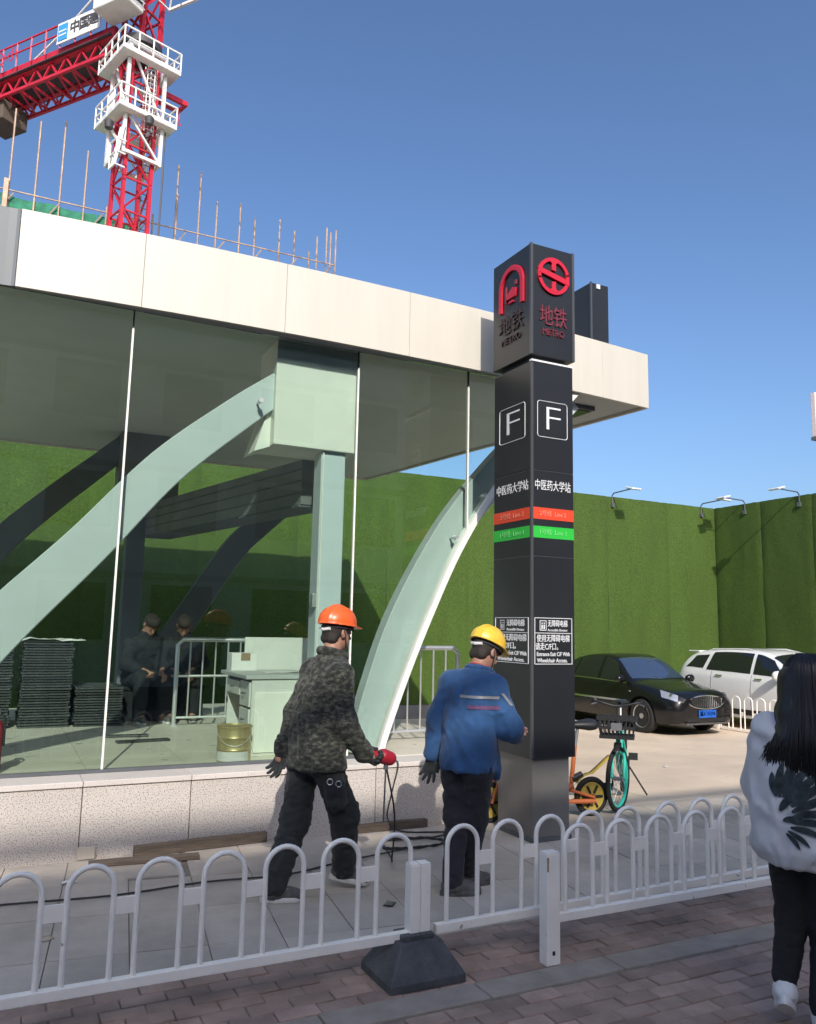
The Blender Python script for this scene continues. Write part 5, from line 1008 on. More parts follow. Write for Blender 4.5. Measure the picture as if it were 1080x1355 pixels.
MB().bar(q2+Fo*0.36+V(0,0,-0.04)-So*0.11, q2+Fo*0.36+V(0,0,-0.04)+So*0.11, 0.05, 0.02, tuple(Fo)).build('pedal', 'black_plastic', bo)

# ------------------------------------------------------------------ people: bodies and clothes grown as smooth implicit surfaces
class Field:
    """distance field on a grid; parts are blended in, then meshed with surface nets"""
    def __init__(s, lo, hi, h):
        s.lo = np.array(lo, float); s.h = h; s.n = np.ceil((np.array(hi)-s.lo)/h).astype(int)+1
        s.ax = [s.lo[i]+h*np.arange(s.n[i]) for i in range(3)]; s.D = np.full(s.n, 1.0, np.float32)
    def _win(s, lo, hi, m):
        a = np.maximum(0, np.floor((np.array(lo)-m-s.lo)/s.h).astype(int)); b = np.minimum(s.n, np.ceil((np.array(hi)+m-s.lo)/s.h).astype(int)+1)
        sl = tuple(slice(a[i], max(a[i], b[i])) for i in range(3))
        return sl, np.meshgrid(*[s.ax[i][sl[i]] for i in range(3)], indexing='ij')
    def _mix(s, sl, d, k, sub=False):
        c = s.D[sl]
        if sub: d = -d; h = np.clip(0.5-0.5*(c-d)/k, 0, 1); s.D[sl] = c*(1-h)+d*h+k*h*(1-h)
        else: h = np.clip(0.5+0.5*(c-d)/k, 0, 1); s.D[sl] = c*(1-h)+d*h-k*h*(1-h)
    def cone(s, a, b, ra, rb, k=0.02, sub=False):
        a = np.array(a, float); b = np.array(b, float); r = max(ra, rb); sl, (X, Y, Z) = s._win(np.minimum(a, b)-r, np.maximum(a, b)+r, k+0.04)
        d = b-a; l2 = max(1e-9, d@d); t = np.clip(((X-a[0])*d[0]+(Y-a[1])*d[1]+(Z-a[2])*d[2])/l2, 0, 1)
        q = np.sqrt((X-a[0]-t*d[0])**2+(Y-a[1]-t*d[1])**2+(Z-a[2]-t*d[2])**2)-(ra+(rb-ra)*t); s._mix(sl, q, k, sub); return s
    def chain(s, pts, rs, k=0.02):
        for i in range(len(pts)-1): s.cone(pts[i], pts[i+1], rs[i], rs[i+1], k)
        return s
    def ell(s, c, r, k=0.02, R=None, sub=False, cut=None):
        c = np.array(c, float); r = np.array(r, float); m = max(r); sl, (X, Y, Z) = s._win(c-m, c+m, k+0.03); P = np.stack([X-c[0], Y-c[1], Z-c[2]], -1)
        if R is not None: P = P@np.array(R)          # rows of R^T: local axes in columns
        q0 = np.sqrt(((P/r)**2).sum(-1)); q1 = np.sqrt(((P/(r*r))**2).sum(-1))+1e-9; d = q0*(q0-1)/q1
        if cut is not None: d = np.maximum(d, cut-P[..., 2])
        s._mix(sl, d, k, sub); return s
    def loft(s, secs, L, k=0.02, p=2.4):
        """secs: (z, cx, cy, half width, half depth); L: sideways direction (x, y)"""
        S = np.array(secs, float); S = S[np.argsort(S[:, 0])]; z0, z1 = S[0, 0], S[-1, 0]; m = max(S[:, 3].max(), S[:, 4].max())
        sl, (X, Y, Z) = s._win((S[:, 1].min()-m, S[:, 2].min()-m, z0), (S[:, 1].max()+m, S[:, 2].max()+m, z1), k+0.04)
        f = lambda i: np.interp(Z, S[:, 0], S[:, i]); dx, dy = X-f(1), Y-f(2); a, b = f(3), f(4)
        l = np.abs(dx*L[0]+dy*L[1])/a; w = np.abs(-dx*L[1]+dy*L[0])/b; d = ((l**p+w**p)**(1/p)-1)*np.minimum(a, b); e = 0.012
        dz = np.maximum(Z-z1, z0-Z); d = np.where((d > -e) & (dz > -e), np.sqrt(np.maximum(d+e, 0)**2+np.maximum(dz+e, 0)**2)-e, np.maximum(d, dz)); s._mix(sl, d, k); return s
    def mesh(s, name):
        D = s.D; n = s.n; sg = D < 0; c = np.zeros(n-1, np.int8)
        for i in (0, 1):
            for j in (0, 1):
                for k in (0, 1): c += sg[i:n[0]-1+i, j:n[1]-1+j, k:n[2]-1+k]
        act = np.argwhere((c > 0) & (c < 8)); idx = np.full(n-1, -1, np.int32); idx[tuple(act.T)] = np.arange(len(act))
        acc = np.zeros((len(act), 3)); cnt = np.zeros(len(act))
        cor = [(i, j, k) for i in (0, 1) for j in (0, 1) for k in (0, 1)]; dv = {q: D[act[:, 0]+q[0], act[:, 1]+q[1], act[:, 2]+q[2]] for q in cor}
        for q in cor:
            for a in range(3):
                if q[a]: continue
                r = list(q); r[a] = 1; r = tuple(r); d0, d1 = dv[q], dv[r]; m = (d0 < 0) != (d1 < 0); t = np.where(m, d0/(d0-d1+1e-12), 0); p = np.tile(np.array(q, float), (len(act), 1)); p[:, a] += t
                acc[m] += p[m]; cnt += m
        Vv = s.lo+(act+acc/cnt[:, None])*s.h; F = []
        for a in range(3):
            b, c_ = (a+1) % 3, (a+2) % 3; lo = [slice(None)]*3; hi = [slice(None)]*3; lo[a] = slice(0, -1); hi[a] = slice(1, None); A, B = sg[tuple(lo)], sg[tuple(hi)]
            e = np.argwhere(A != B); e = e[(e[:, b] > 0) & (e[:, c_] > 0) & (e[:, b] < n[b]-1) & (e[:, c_] < n[c_]-1)]
            if not len(e): continue
            fl = A[tuple(e.T)]; q = []
            for db, dc in ((1, 1), (0, 1), (0, 0), (1, 0)):
                g_ = e.copy(); g_[:, b] -= db; g_[:, c_] -= dc; q.append(idx[tuple(g_.T)])
            q = np.stack(q, 1); q[~fl] = q[~fl][:, ::-1]; F.append(q)
        F = np.concatenate(F); F = F[(F >= 0).all(1)]
        me = bpy.data.meshes.new(name); me.from_pydata(Vv.tolist(), [], F.tolist()); me.update(); return me
def folds(me, amp, scale, seed=0, zf=None, stretch=(1, 1, 1)):
    """push cloth in and out along its normals: creases"""
    me.update(); co = [v.co.copy() for v in me.vertices]; no = [v.normal.copy() for v in me.vertices]; sx = Vector(stretch)
    for i, v in enumerate(me.vertices):
        p = co[i]*scale; p = Vector((p.x*sx.x, p.y*sx.y, p.z*sx.z)); w = mnoise.noise_vector(p*0.6+V(seed, 3, 7))*0.8; a = mnoise.noise(p+w+V(seed*1.7, 0, 0)); b = mnoise.noise(p*2.3+w*1.5+V(0, seed, 0))
        k = zf(co[i]) if zf else 1.0; v.co = co[i]+no[i]*(amp*k*((1-abs(a)*2.2)*0.8+b*0.45))
    me.update()
def cloth(fld, name, m, par, amp=0.0, scale=14, seed=0, zf=None, stretch=(1, 1, 1), smooth_n=1):
    me = fld.mesh(name)
    if amp: folds(me, amp, scale, seed, zf, stretch)
    inv = wm(par).inverted(); me.transform(inv); o = link(name, me, m, par, smooth=True)
    if smooth_n: q = o.modifiers.new('smooth', 'SMOOTH'); q.iterations = smooth_n; q.factor = 0.5
    return o
def frame(f, u=(0, 0, 1)):
    f = Vector(f).normalized(); l = Vector(u).cross(f).normalized(); w = f.cross(l); return f, l, w
def T3(c, fr): 
    c = Vector(c); return lambda x, y, z: tuple(c+fr[0]*x+fr[1]*y+fr[2]*z)
def Rm(fr): return np.array([[fr[0][i], fr[1][i], fr[2][i]] for i in range(3)])
def head(F, c, fr, neck, k=0.018):
    t = T3(c, fr); R = Rm(fr)
    F.ell(t(-0.012, 0, 0.035), (0.098, 0.076, 0.092), k, R).ell(t(0.028, 0, -0.045), (0.066, 0.060, 0.078), k, R).cone(t(0.055, 0, -0.098), t(0.07, 0, -0.10), 0.026, 0.022, k)
    F.cone(t(0.088, 0, 0.012), t(0.116, 0, -0.030), 0.009, 0.013, 0.010).cone(t(0.080, -0.034, 0.022), t(0.080, 0.034, 0.022), 0.012, 0.012, 0.012)
    F.ell(t(0.087, 0, -0.066), (0.014, 0.026, 0.009), 0.006, R)
    for s in (-1, 1):
        F.ell(t(0.093, s*0.034, 0.003), (0.014, 0.017, 0.010), 0.008, R, sub=True).ell(t(0.082, s*0.034, 0.003), (0.013, 0.013, 0.012), 0.004, R)
        F.ell(t(-0.006, s*0.079, -0.008), (0.024, 0.010, 0.034), 0.008, R).ell(t(-0.001, s*0.089, -0.006), (0.012, 0.006, 0.020), 0.006, R, sub=True)
    F.cone(t(-0.022, 0, -0.06), neck, 0.058, 0.064, 0.03)
def hand(F, w, d, t, curl=0.5, k=0.006, s=1.0, spread=0.0, thumb=0.6):
    """w wrist, d towards the fingers, t towards the thumb side; fingers curl towards the palm"""
    w = Vector(w); d = Vector(d).normalized(); t = Vector(t); t = (t-d*t.dot(d)).normalized(); n = d.cross(t)
    base = []
    for i in range(4):
        o = (0.030-i*0.0205)*s; b = w+d*((0.088-0.006*abs(i-1))*s)+t*o; F.cone(tuple(w+d*0.01+t*o*0.62), tuple(b), 0.0165*s, 0.0125*s, 0.012); base.append(b)
        L = (0.072, 0.080, 0.075, 0.058)[i]*s; p = b; a = curl*(0.55+0.1*i); dr = (d+t*(spread*(1.5-i)*0.12)).normalized()
        for q, fr_ in ((0.45, 0.011), (0.31, 0.0098), (0.26, 0.0088)):
            dr = (dr*math.cos(a)+n*math.sin(a)); e = p+dr*L*q; F.cone(tuple(p), tuple(e), fr_*s, (fr_-0.001)*s, k); p = e; a = curl*0.75; n2 = dr.cross(t); n = n2 if n2.dot(n) > 0 else -n2
        n = d.cross(t)
    p = w+d*0.022*s+t*0.026*s; e = p+(d*0.62+t*0.65+n*0.25*thumb).normalized()*0.040*s; F.cone(tuple(p), tuple(e), 0.016*s, 0.0125*s, 0.012); e2 = e+(d*0.9+t*0.15+n*0.45*thumb).normalized()*0.034*s; F.cone(tuple(e), tuple(e2), 0.0122*s, 0.0095*s, k)
def shoe(par, ank, d, m, ms, s=1.0, pitch=0.0, name='shoe', low=True):
    """ank: ankle point; d: toe direction (level); pitch > 0 lifts the heel"""
    d = Vector(d).normalized(); f = (d*math.cos(pitch)-V(0, 0, math.sin(pitch))); l = V(0, 0, 1).cross(d).normalized(); u = f.cross(l); c = Vector(ank); t = T3(c, (f, l, u)); R = Rm((f, l, u)); lo = [min(t(x, y, z)[i] for x in (-0.12, 0.24) for y in (-0.07, 0.07) for z in (-0.12, 0.09))-0.02 for i in range(3)]; hi = [max(t(x, y, z)[i] for x in (-0.12, 0.24) for y in (-0.07, 0.07) for z in (-0.12, 0.09))+0.02 for i in range(3)]
    F = Field(lo, hi, 0.006); F.cone(t(-0.035, 0, -0.045), t(0.02, 0, -0.040), 0.040*s, 0.044*s, 0.02).cone(t(0.02, 0, -0.040), t(0.135*s, 0, -0.058), 0.046*s, 0.034*s, 0.03).cone(t(-0.01, 0, -0.04), t(-0.012, 0, 0.030 if low else 0.08), 0.044*s, 0.043*s, 0.03)
    F.cone(t(0.10, 0.01, -0.062), t(0.155*s, 0, -0.066), 0.042*s, 0.030*s, 0.02)
    o = cloth(F, name, m, par, 0.003, 25, 3)
    q = MB(); out = []
    for k in range(28):
        a = 2*PI*k/28; x = math.cos(a); y = math.sin(a); px = (0.052+0.135*x)*s; wd = (0.040+0.010*max(0, x))*s; out.append((px, y*wd))
    q.grid([[t(x*1.0, y, -0.098) for x, y in out], [t(x*1.01, y*1.05, -0.094) for x, y in out], [t(x*1.01, y*1.06, -0.072) for x, y in out], [t(x*0.98, y*0.96, -0.066) for x, y in out]], cv=True); q.add([t(x, y, -0.098) for x, y in out], [tuple(range(28))]); q.add([t(x*0.98, y*0.96, -0.066) for x, y in out], [tuple(range(28))])
    q.build('sole', ms, o, smooth='auto')
    lc = MB()
    for k in range(4): lc.tube([t(0.045+0.02*k, -0.028, 0.004-0.012*k), t(0.045+0.02*k, 0.0, 0.013-0.012*k), t(0.045+0.02*k, 0.028, 0.004-0.012*k)], 0.003, 5)
    lc.build('lace', ms, o); return o
def helmet(par, c, fr, m):
    t = T3(c, fr); R = Rm(fr); lo = [Vector(c)[i]-0.24 for i in range(3)]; hi = [Vector(c)[i]+0.24 for i in range(3)]
    F = Field(lo, hi, 0.005); F.ell(t(-0.006, 0, 0.045), (0.140, 0.112, 0.118), 0.004, R, cut=-0.012); F.ell(t(-0.004, 0, 0.055), (0.134, 0.026, 0.116), 0.012, R, cut=-0.012)
    for s in (-1, 1): F.ell(t(-0.006, s*0.050, 0.052), (0.126, 0.013, 0.102), 0.010, R, cut=-0.012)
    F.ell(t(0.004, 0, 0.030), (0.158, 0.124, 0.009), 0.006, R); F.ell(t(0.110, 0, 0.026), (0.082, 0.092, 0.008), 0.006, R)
    F.ell(t(-0.006, 0, 0.030), (0.128, 0.100, 0.100), 0.003, R, sub=True)
    o = cloth(F, 'hard_hat', m, par); q = MB(); q.tube([t(0.112*math.cos(a), 0.090*math.sin(a), 0.012) for a in [k*2*PI/30 for k in range(30)]], 0.009, 6, closed=True); q.build('headband', 'shirt_dark', o, smooth=True)
    q = MB(); q.tube([t(-0.02, 0.09, 0.02), t(0.01, 0.085, -0.05), t(0.05, 0.05, -0.115), t(0.055, 0, -0.128), t(0.05, -0.05, -0.115), t(0.01, -0.085, -0.05), t(-0.02, -0.09, 0.02)], 0.004, 5); q.build('chin_strap', 'shirt_dark', o); q = MB(); q.tube([t(-0.104, -0.05, -0.004), t(-0.118, 0, -0.012), t(-0.104, 0.05, -0.004)], 0.011, 6); q.build('rear_knob', 'paper', o); return o
def hair_cap(par, c, fr, m, back=0.0):
    t = T3(c, fr); R = Rm(fr); F = Field([Vector(c)[i]-0.2 for i in range(3)], [Vector(c)[i]+0.2 for i in range(3)], 0.006); F.ell(t(-0.020, 0, 0.030), (0.097, 0.081, 0.095), 0.004, R); F.cone(t(-0.06, 0.03, -0.045), t(-0.06, -0.03, -0.045), 0.04, 0.04, 0.02); F.ell(t(0.085, 0, -0.05), (0.075, 0.12, 0.11), 0.008, R, sub=True)
    for s in (-1, 1): F.ell(t(0.006, s*0.095, -0.015), (0.035, 0.03, 0.04), 0.006, R, sub=True)
    return cloth(F, 'hair', m, par, 0.002, 60, 2)
from mathutils.bvhtree import BVHTree
def decal(obj_, name, m, par, grid, d, off=0.003):
    """a flat print or tape pressed onto a garment: grid points are shot along d onto the cloth"""
    dg = bpy.context.evaluated_depsgraph_get(); ev = obj_.evaluated_get(dg); me = ev.to_mesh(); M = wm(obj_); bv = BVHTree.FromPolygons([M @ v.co for v in me.vertices], [p.vertices[:] for p in me.polygons]); ev.to_mesh_clear(); d = Vector(d).normalized(); rows = []; last = None
    for row in grid:
        r = []
        for p in row:
            h = bv.ray_cast(Vector(p)-d*0.6, d, 2.0); q = (h[0]-d*off) if h[0] is not None else (last if last is not None else Vector(p)); last = q; r.append(q)
        rows.append(r)
    mb = MB(); mb.grid(rows); return mb.build(name, m, par, smooth=True)

# ---- worker in camouflage with the orange helmet
A = thing('person', 'worker in camouflage jacket, black trousers and orange hard hat carrying a red power tool', 'person', (1.93, 5.08, 0), 0)
fa = frame((0.984, 0.18, 0)); la = fa[1]
hc = V(2.05, 5.145, 1.655); fh = frame((0.92, 0.30, -0.10))
Ls_, Rs_ = V(1.945, 5.275, 1.385), V(2.01, 4.975, 1.375); Le_, Re_ = V(1.835, 5.30, 1.12), V(2.03, 4.925, 1.085); Lw_, Rw_ = V(1.755, 5.28, 0.885), V(2.205, 4.985, 0.875)
Lh_, Rh_ = V(1.86, 5.17, 0.90), V(1.95, 5.0, 0.90); Lk_, Rk_ = V(1.80, 5.12, 0.48), V(2.11, 5.06, 0.50); La_, Ra_ = V(1.66, 5.08, 0.105), V(2.16, 5.16, 0.135)
F = Field((1.45, 4.7, -0.02), (2.45, 5.6, 1.82), 0.0085); head(F, hc, fh, tuple(V(1.99, 5.12, 1.46)))
F.chain([V(2.0, 5.125, 1.46), V(1.96, 5.11, 1.2), V(1.91, 5.09, 0.95)], (0.052, 0.10, 0.10), 0.03).chain([V(1.98, 5.12, 1.36), Ls_+V(0, 0, -0.02), Le_, Lw_, Lw_+V(-0.03, 0.0, -0.06)], (0.04, 0.042, 0.036, 0.028, 0.028), 0.02).chain([V(1.98, 5.12, 1.36), Rs_+V(0, 0, -0.02), Re_, Rw_, Rw_+V(0.06, 0.02, -0.03)], (0.04, 0.042, 0.036, 0.028, 0.028), 0.02)
F.chain([V(1.91, 5.09, 0.95), Lh_, Lk_, La_, La_+V(0.06, -0.02, -0.06)], (0.09, 0.075, 0.05, 0.036, 0.022), 0.02).chain([V(1.91, 5.09, 0.95), Rh_, Rk_, Ra_, Ra_+V(0.06, -0.02, -0.06)], (0.09, 0.075, 0.05, 0.036, 0.022), 0.02)
cloth(F, 'body', 'skin', A)
F = Field((1.45, 4.65, 0.70), (2.45, 5.6, 1.62), 0.009)
F.loft([(0.79, 1.915, 5.082, 0.205, 0.172), (0.90, 1.912, 5.085, 0.198, 0.165), (1.10, 1.92, 5.10, 0.185, 0.150), (1.28, 1.955, 5.115, 0.19, 0.145), (1.40, 1.982, 5.122, 0.165, 0.115), (1.47, 2.0, 5.122, 0.11, 0.085), (1.515, 2.015, 5.13, 0.082, 0.076)], (la.x, la.y), 0.03)
F.chain([Ls_, Le_, Lw_], (0.080, 0.070, 0.056), 0.035).chain([Rs_, Re_, Rw_], (0.082, 0.074, 0.057), 0.035); F.cone(V(2.0, 5.12, 1.44), Ls_, 0.07, 0.08, 0.05); F.cone(V(2.0, 5.12, 1.44), Rs_, 0.07, 0.08, 0.05); F.cone(Lw_+V(0, 0, 0.03), Lw_, 0.062, 0.062, 0.01)
jk = cloth(F, 'jacket', 'camouflage', A, 0.011, 11, 2, stretch=(1, 1, 0.8))
F = Field((1.85, 4.95, 1.44), (2.2, 5.32, 1.60), 0.007); q0 = V(2.018, 5.133, 1.50)
for k in range(16):
    a = k*2*PI/16; b = (k+1)*2*PI/16; p = lambda a: q0+fa[0]*(0.082*math.cos(a))+la*(0.080*math.sin(a))+V(0, 0, 0.016-0.02*math.cos(a)); F.cone(p(a), p(b), 0.026, 0.026, 0.01)
cloth(F, 'collar', 'camouflage', jk, 0.004, 20)
F = Field((1.45, 4.75, 0.05), (2.4, 5.45, 1.0), 0.009); F.chain([Lh_+V(0.02, -0.02, 0.02), Lh_+V(0, 0, -0.08), Lk_, La_+V(0, 0, -0.01)], (0.06, 0.10, 0.088, 0.072), 0.04).chain([Rh_+V(-0.02, 0.02, 0.02), Rh_+V(0, 0.01, -0.08), Rk_, Ra_+V(0, 0, -0.01)], (0.06, 0.098, 0.088, 0.070), 0.04); F.loft([(0.78, 1.908, 5.085, 0.165, 0.12), (0.92, 1.908, 5.085, 0.13, 0.09)], (la.x, la.y), 0.03)
F.cone(V(1.99, 4.945, 0.70), V(2.01, 4.955, 0.60), 0.062, 0.058, 0.02)
tr = cloth(F, 'trousers', 'trouser_black', A, 0.014, 11, 5, zf=lambda p: 1.0 if p.z < 0.6 else 0.6, stretch=(1, 1, 1.5))
decal(tr, 'pocket_flap', 'trouser_navy', tr, [[V(1.93+0.02*i*0.895, 4.96-0.02*i*0.446, 0.74-0.008*i-j*0.03) for i in range(8)] for j in range(3)], (0.446, 0.895, 0), 0.008)
rg = MB()
for c_ in (V(1.93, 4.88, 0.735), V(1.985, 4.872, 0.72)): rg.tube([c_+V(0.018*math.cos(k*PI/6)*0.895, -0.018*math.cos(k*PI/6)*0.446, 0.018*math.sin(k*PI/6)) for k in range(12)], 0.003, 5, closed=True)
rg.build('pocket_ring', 'spoke_grey', tr)
cd_ = V(0.90, -0.44, 0)
shoe(A, La_+V(0, 0, -0.004), (0.93, -0.30, 0), 'shoe_grey', 'sole_pale', 1.0); shoe(A, Ra_+V(0, 0, 0.012), (0.93, -0.25, 0), 'shoe_grey', 'sole_pale', 1.0, pitch=0.20)
helmet(A, hc+fh[2]*0.018, fh, 'helmet_orange'); hair_cap(A, hc, fh, 'hair_short')
F = Field((1.55, 5.15, 0.62), (1.9, 5.45, 0.98), 0.0048); hand(F, Lw_+V(-0.004, 0, -0.015), (-0.36, 0.05, -0.93), (0.55, -0.75, 0.05), 0.42, s=1.10, spread=1.4); F.cone(Lw_+V(0.002, 0.002, 0.07), Lw_+V(-0.005, 0, -0.03), 0.052, 0.037, 0.02); cloth(F, 'glove', 'glove_dark', A, 0.002, 40)
F = Field((2.1, 4.8, 0.68), (2.55, 5.25, 1.0), 0.0048); hand(F, Rw_+V(0.008, 0.002, -0.008), (0.90, 0.22, -0.36), (-0.1, 0.45, 0.85), 1.55, s=1.10); F.cone(Rw_+V(-0.05, -0.03, 0.07), Rw_+V(0.015, 0, -0.01), 0.050, 0.036, 0.02); cloth(F, 'glove', 'glove_dark', A, 0.002, 40)
tl = thing('power_drill', 'dark red power drill with a long thin bit held by the orange-helmet worker', 'drill', (2.30, 5.03, 0.0)); c_ = V(2.365, 5.03, 0.845)
F = Field((2.15, 4.85, 0.70), (2.58, 5.25, 1.0), 0.005); F.cone(c_, c_+V(0.045, 0.0, -0.015), 0.050, 0.046, 0.01).cone(V(2.225, 5.03, 0.872), c_, 0.026, 0.032, 0.02).cone(V(2.135, 5.02, 0.895), V(2.225, 5.03, 0.872), 0.036, 0.024, 0.02); cloth(F, 'housing', 'tool_red', tl)
mb = MB(); mb.tube([c_+V(0.02, 0, -0.04), c_+V(0.018, 0, -0.085)], 0.016, 10); mb.tube([c_+V(0.018, 0, -0.085), c_+V(0.010, 0.0, -0.42)], 0.006, 8); mb.build('drill_bit', 'dark_steel', tl, smooth='auto')

# ---- worker in blue with the yellow helmet
B = thing('person', 'worker in faded blue jacket, dark trousers and yellow hard hat looking down', 'person', (2.84, 4.76, 0)); fb = frame((0.93, 0.37, 0)); lb_ = fb[1]
hc = V(3.005, 4.785, 1.545); fh = frame((0.88, 0.22, -0.42)); nb = V(2.925, 4.765, 1.395)
Ls_, Rs_ = V(2.815, 4.91, 1.325), V(2.965, 4.625, 1.315); Le_, Re_ = V(2.735, 4.965, 1.08), V(3.055, 4.56, 1.06); Lw_, Rw_ = V(2.715, 4.99, 0.855), V(3.18, 4.70, 1.00)
Lh_, Rh_ = V(2.80, 4.835, 0.86), V(2.885, 4.675, 0.86); Lk_, Rk_ = V(2.80, 4.81, 0.47), V(2.92, 4.76, 0.47); La_, Ra_ = V(2.755, 4.765, 0.10), V(2.935, 4.90, 0.10)
F = Field((2.5, 4.35, -0.02), (3.45, 5.2, 1.72), 0.0085); head(F, hc, fh, tuple(nb)); F.chain([nb, V(2.88, 4.765, 1.15), V(2.84, 4.755, 0.9)], (0.055, 0.085, 0.085), 0.03).chain([nb+V(0, 0, -0.08), Ls_+V(0, 0, -0.01), Le_, Lw_], (0.04, 0.045, 0.038, 0.03), 0.02).chain([nb+V(0, 0, -0.08), Rs_+V(0, 0, -0.01), Re_, Rw_], (0.04, 0.045, 0.038, 0.03), 0.02)
F.chain([V(2.84, 4.755, 0.9), Lh_, Lk_, La_, La_+V(0.06, -0.02, -0.06)], (0.09, 0.07, 0.05, 0.034, 0.022), 0.03).chain([V(2.84, 4.755, 0.9), Rh_, Rk_, Ra_, Ra_+V(0.06, 0.0, -0.06)], (0.09, 0.07, 0.05, 0.034, 0.022), 0.03)
hand(F, Rw_, (0.75, 0.62, 0.1), (0.2, -0.3, 0.9), 0.7, k=0.008); cloth(F, 'body', 'skin', B)
F = Field((2.48, 4.35, 0.70), (3.45, 5.25, 1.50), 0.009)
F.loft([(0.775, 2.86, 4.757, 0.190, 0.150), (0.86, 2.855, 4.757, 0.188, 0.146), (1.05, 2.865, 4.760, 0.188, 0.142), (1.22, 2.885, 4.763, 0.19, 0.135), (1.33, 2.90, 4.763, 0.165, 0.112), (1.395, 2.925, 4.765, 0.11, 0.085), (1.43, 2.935, 4.77, 0.078, 0.074)], (lb_.x, lb_.y), 0.03)
F.chain([Ls_, Le_, Lw_], (0.078, 0.068, 0.056), 0.035).chain([Rs_, Re_, Rw_], (0.080, 0.078, 0.058), 0.04); F.cone(V(2.92, 4.765, 1.36), Ls_, 0.07, 0.076, 0.05); F.cone(V(2.92, 4.765, 1.36), Rs_, 0.07, 0.078, 0.05); F.cone(V(3.02, 4.74, 0.79), V(3.0, 4.75, 0.95), 0.055, 0.07, 0.04); F.cone(V(3.05, 4.73, 0.72), V(3.02, 4.74, 0.85), 0.032, 0.05, 0.04)
jb = cloth(F, 'jacket', 'work_blue', B, 0.012, 10, 8, stretch=(1, 1, 0.7))
dcam = V(0.52, 0.855, 0); ex_ = V(0.895, -0.446, 0)
o0 = V(2.86, 4.60, 0)
decal(jb, 'reflective_tape', 'reflective_tape', jb, [[o0+ex_*(-0.145+i*0.02)+V(0, 0, 1.266-j*0.009) for i in range(14)] for j in range(3)], dcam, 0.007)
decal(jb, 'reflective_tape', 'reflective_tape', jb, [[o0+ex_*(0.125+i*0.009+j*0.010)+V(0, 0, 1.285-i*0.011) for i in range(8)] for j in range(3)], dcam, 0.007)
decal(jb, 'faded_red_print', 'worn_red_print', jb, [[o0+ex_*(-0.095+i*0.018)+V(0, 0, 1.205-j*0.012) for i in range(13)] for j in range(3)], dcam, 0.006)
F = Field((2.78, 4.62, 1.36), (3.12, 4.95, 1.50), 0.007); q0 = V(2.942, 4.772, 1.415)
for k in range(16):
    a = k*2*PI/16; b = (k+1)*2*PI/16; p = lambda a: q0+fb[0]*(0.082*math.cos(a)+0.01)+lb_*(0.080*math.sin(a))+V(0, 0, 0.006-0.024*math.cos(a)); F.cone(p(a), p(b), 0.020, 0.020, 0.01)
cloth(F, 'collar', 'work_blue', jb, 0.004, 20); q = MB(); q.tube([q0+fb[0]*(0.075*math.cos(k*PI/10)+0.012)+lb_*(0.073*math.sin(k*PI/10))+V(0, 0, 0.026-0.03*math.cos(k*PI/10)) for k in range(20)], 0.008, 6, closed=True); q.build('lanyard', 'lanyard_red', B, smooth=True)
F = Field((2.55, 4.45, 0.05), (3.25, 5.15, 0.98), 0.009); F.chain([Lh_+V(0.02, 0, 0.02), Lh_+V(0, 0, -0.07), Lk_, La_+V(0, 0, -0.01)], (0.08, 0.092, 0.074, 0.062), 0.04).chain([Rh_+V(-0.02, 0, 0.02), Rh_+V(0, 0, -0.07), Rk_, Ra_+V(0, 0, -0.01)], (0.08, 0.094, 0.075, 0.062), 0.04); cloth(F, 'trousers', 'trouser_navy', B, 0.010, 10, 9, stretch=(1, 1, 1.4))
shoe(B, La_+V(0.0, 0, 0.0), (0.93, -0.30, 0), 'shoe_grey', 'shoe_grey', 1.0); shoe(B, Ra_+V(0, 0, 0.0), (0.97, -0.15, 0), 'shoe_grey', 'shoe_grey', 1.0)
helmet(B, hc+fh[2]*0.018, fh, 'helmet_yellow'); hair_cap(B, hc, fh, 'hair_short')
F = Field((2.5, 4.85, 0.60), (2.9, 5.15, 0.92), 0.0048); hand(F, Lw_+V(0.0, 0, -0.02), (-0.22, 0.02, -0.97), (0.60, -0.70, 0.05), 0.36, s=1.08, spread=1.8); F.cone(Lw_+V(0, 0, 0.06), Lw_+V(0, 0, -0.035), 0.050, 0.036, 0.02); cloth(F, 'glove', 'glove_dark', B, 0.002, 40)

WSH = V(0.632, -0.775, 0)*0.075
# ---- woman walking away, long black hair
W_ = thing('person', 'person with long black hair in white sweatshirt with dark feather print, walking away', 'person', (3.24, 2.66, 0)); fc_ = frame((0.80, 0.60, 0)); lc_ = fc_[1]
hc = V(3.29, 2.615, 1.475); fh = frame((0.80, 0.58, -0.05)); nb = V(3.27, 2.60, 1.335); Ls_, Rs_ = V(3.18, 2.735, 1.26), V(3.375, 2.455, 1.265); Le_, Re_ = V(3.205, 2.80, 1.03), V(3.44, 2.41, 1.0); Lw_, Rw_ = V(3.36, 2.82, 0.92), V(3.56, 2.50, 0.88)
Lh_, Rh_ = V(3.225, 2.69, 0.82), V(3.31, 2.575, 0.82); Lk_, Rk_ = V(3.25, 2.715, 0.46), V(3.34, 2.60, 0.44); La_, Ra_ = V(3.18, 2.71, 0.185), V(3.275, 2.595, 0.095)
F = Field((2.85, 2.15, -0.02), (3.75, 3.05, 1.65), 0.009); head(F, hc, fh, tuple(nb)); F.chain([nb, V(3.25, 2.63, 1.1), V(3.245, 2.66, 0.85)], (0.06, 0.11, 0.12), 0.05).chain([nb+V(0, 0, -0.05), Ls_, Le_, Lw_], (0.05, 0.042, 0.036, 0.026), 0.03).chain([nb+V(0, 0, -0.05), Rs_, Re_, Rw_], (0.05, 0.042, 0.036, 0.026), 0.03)
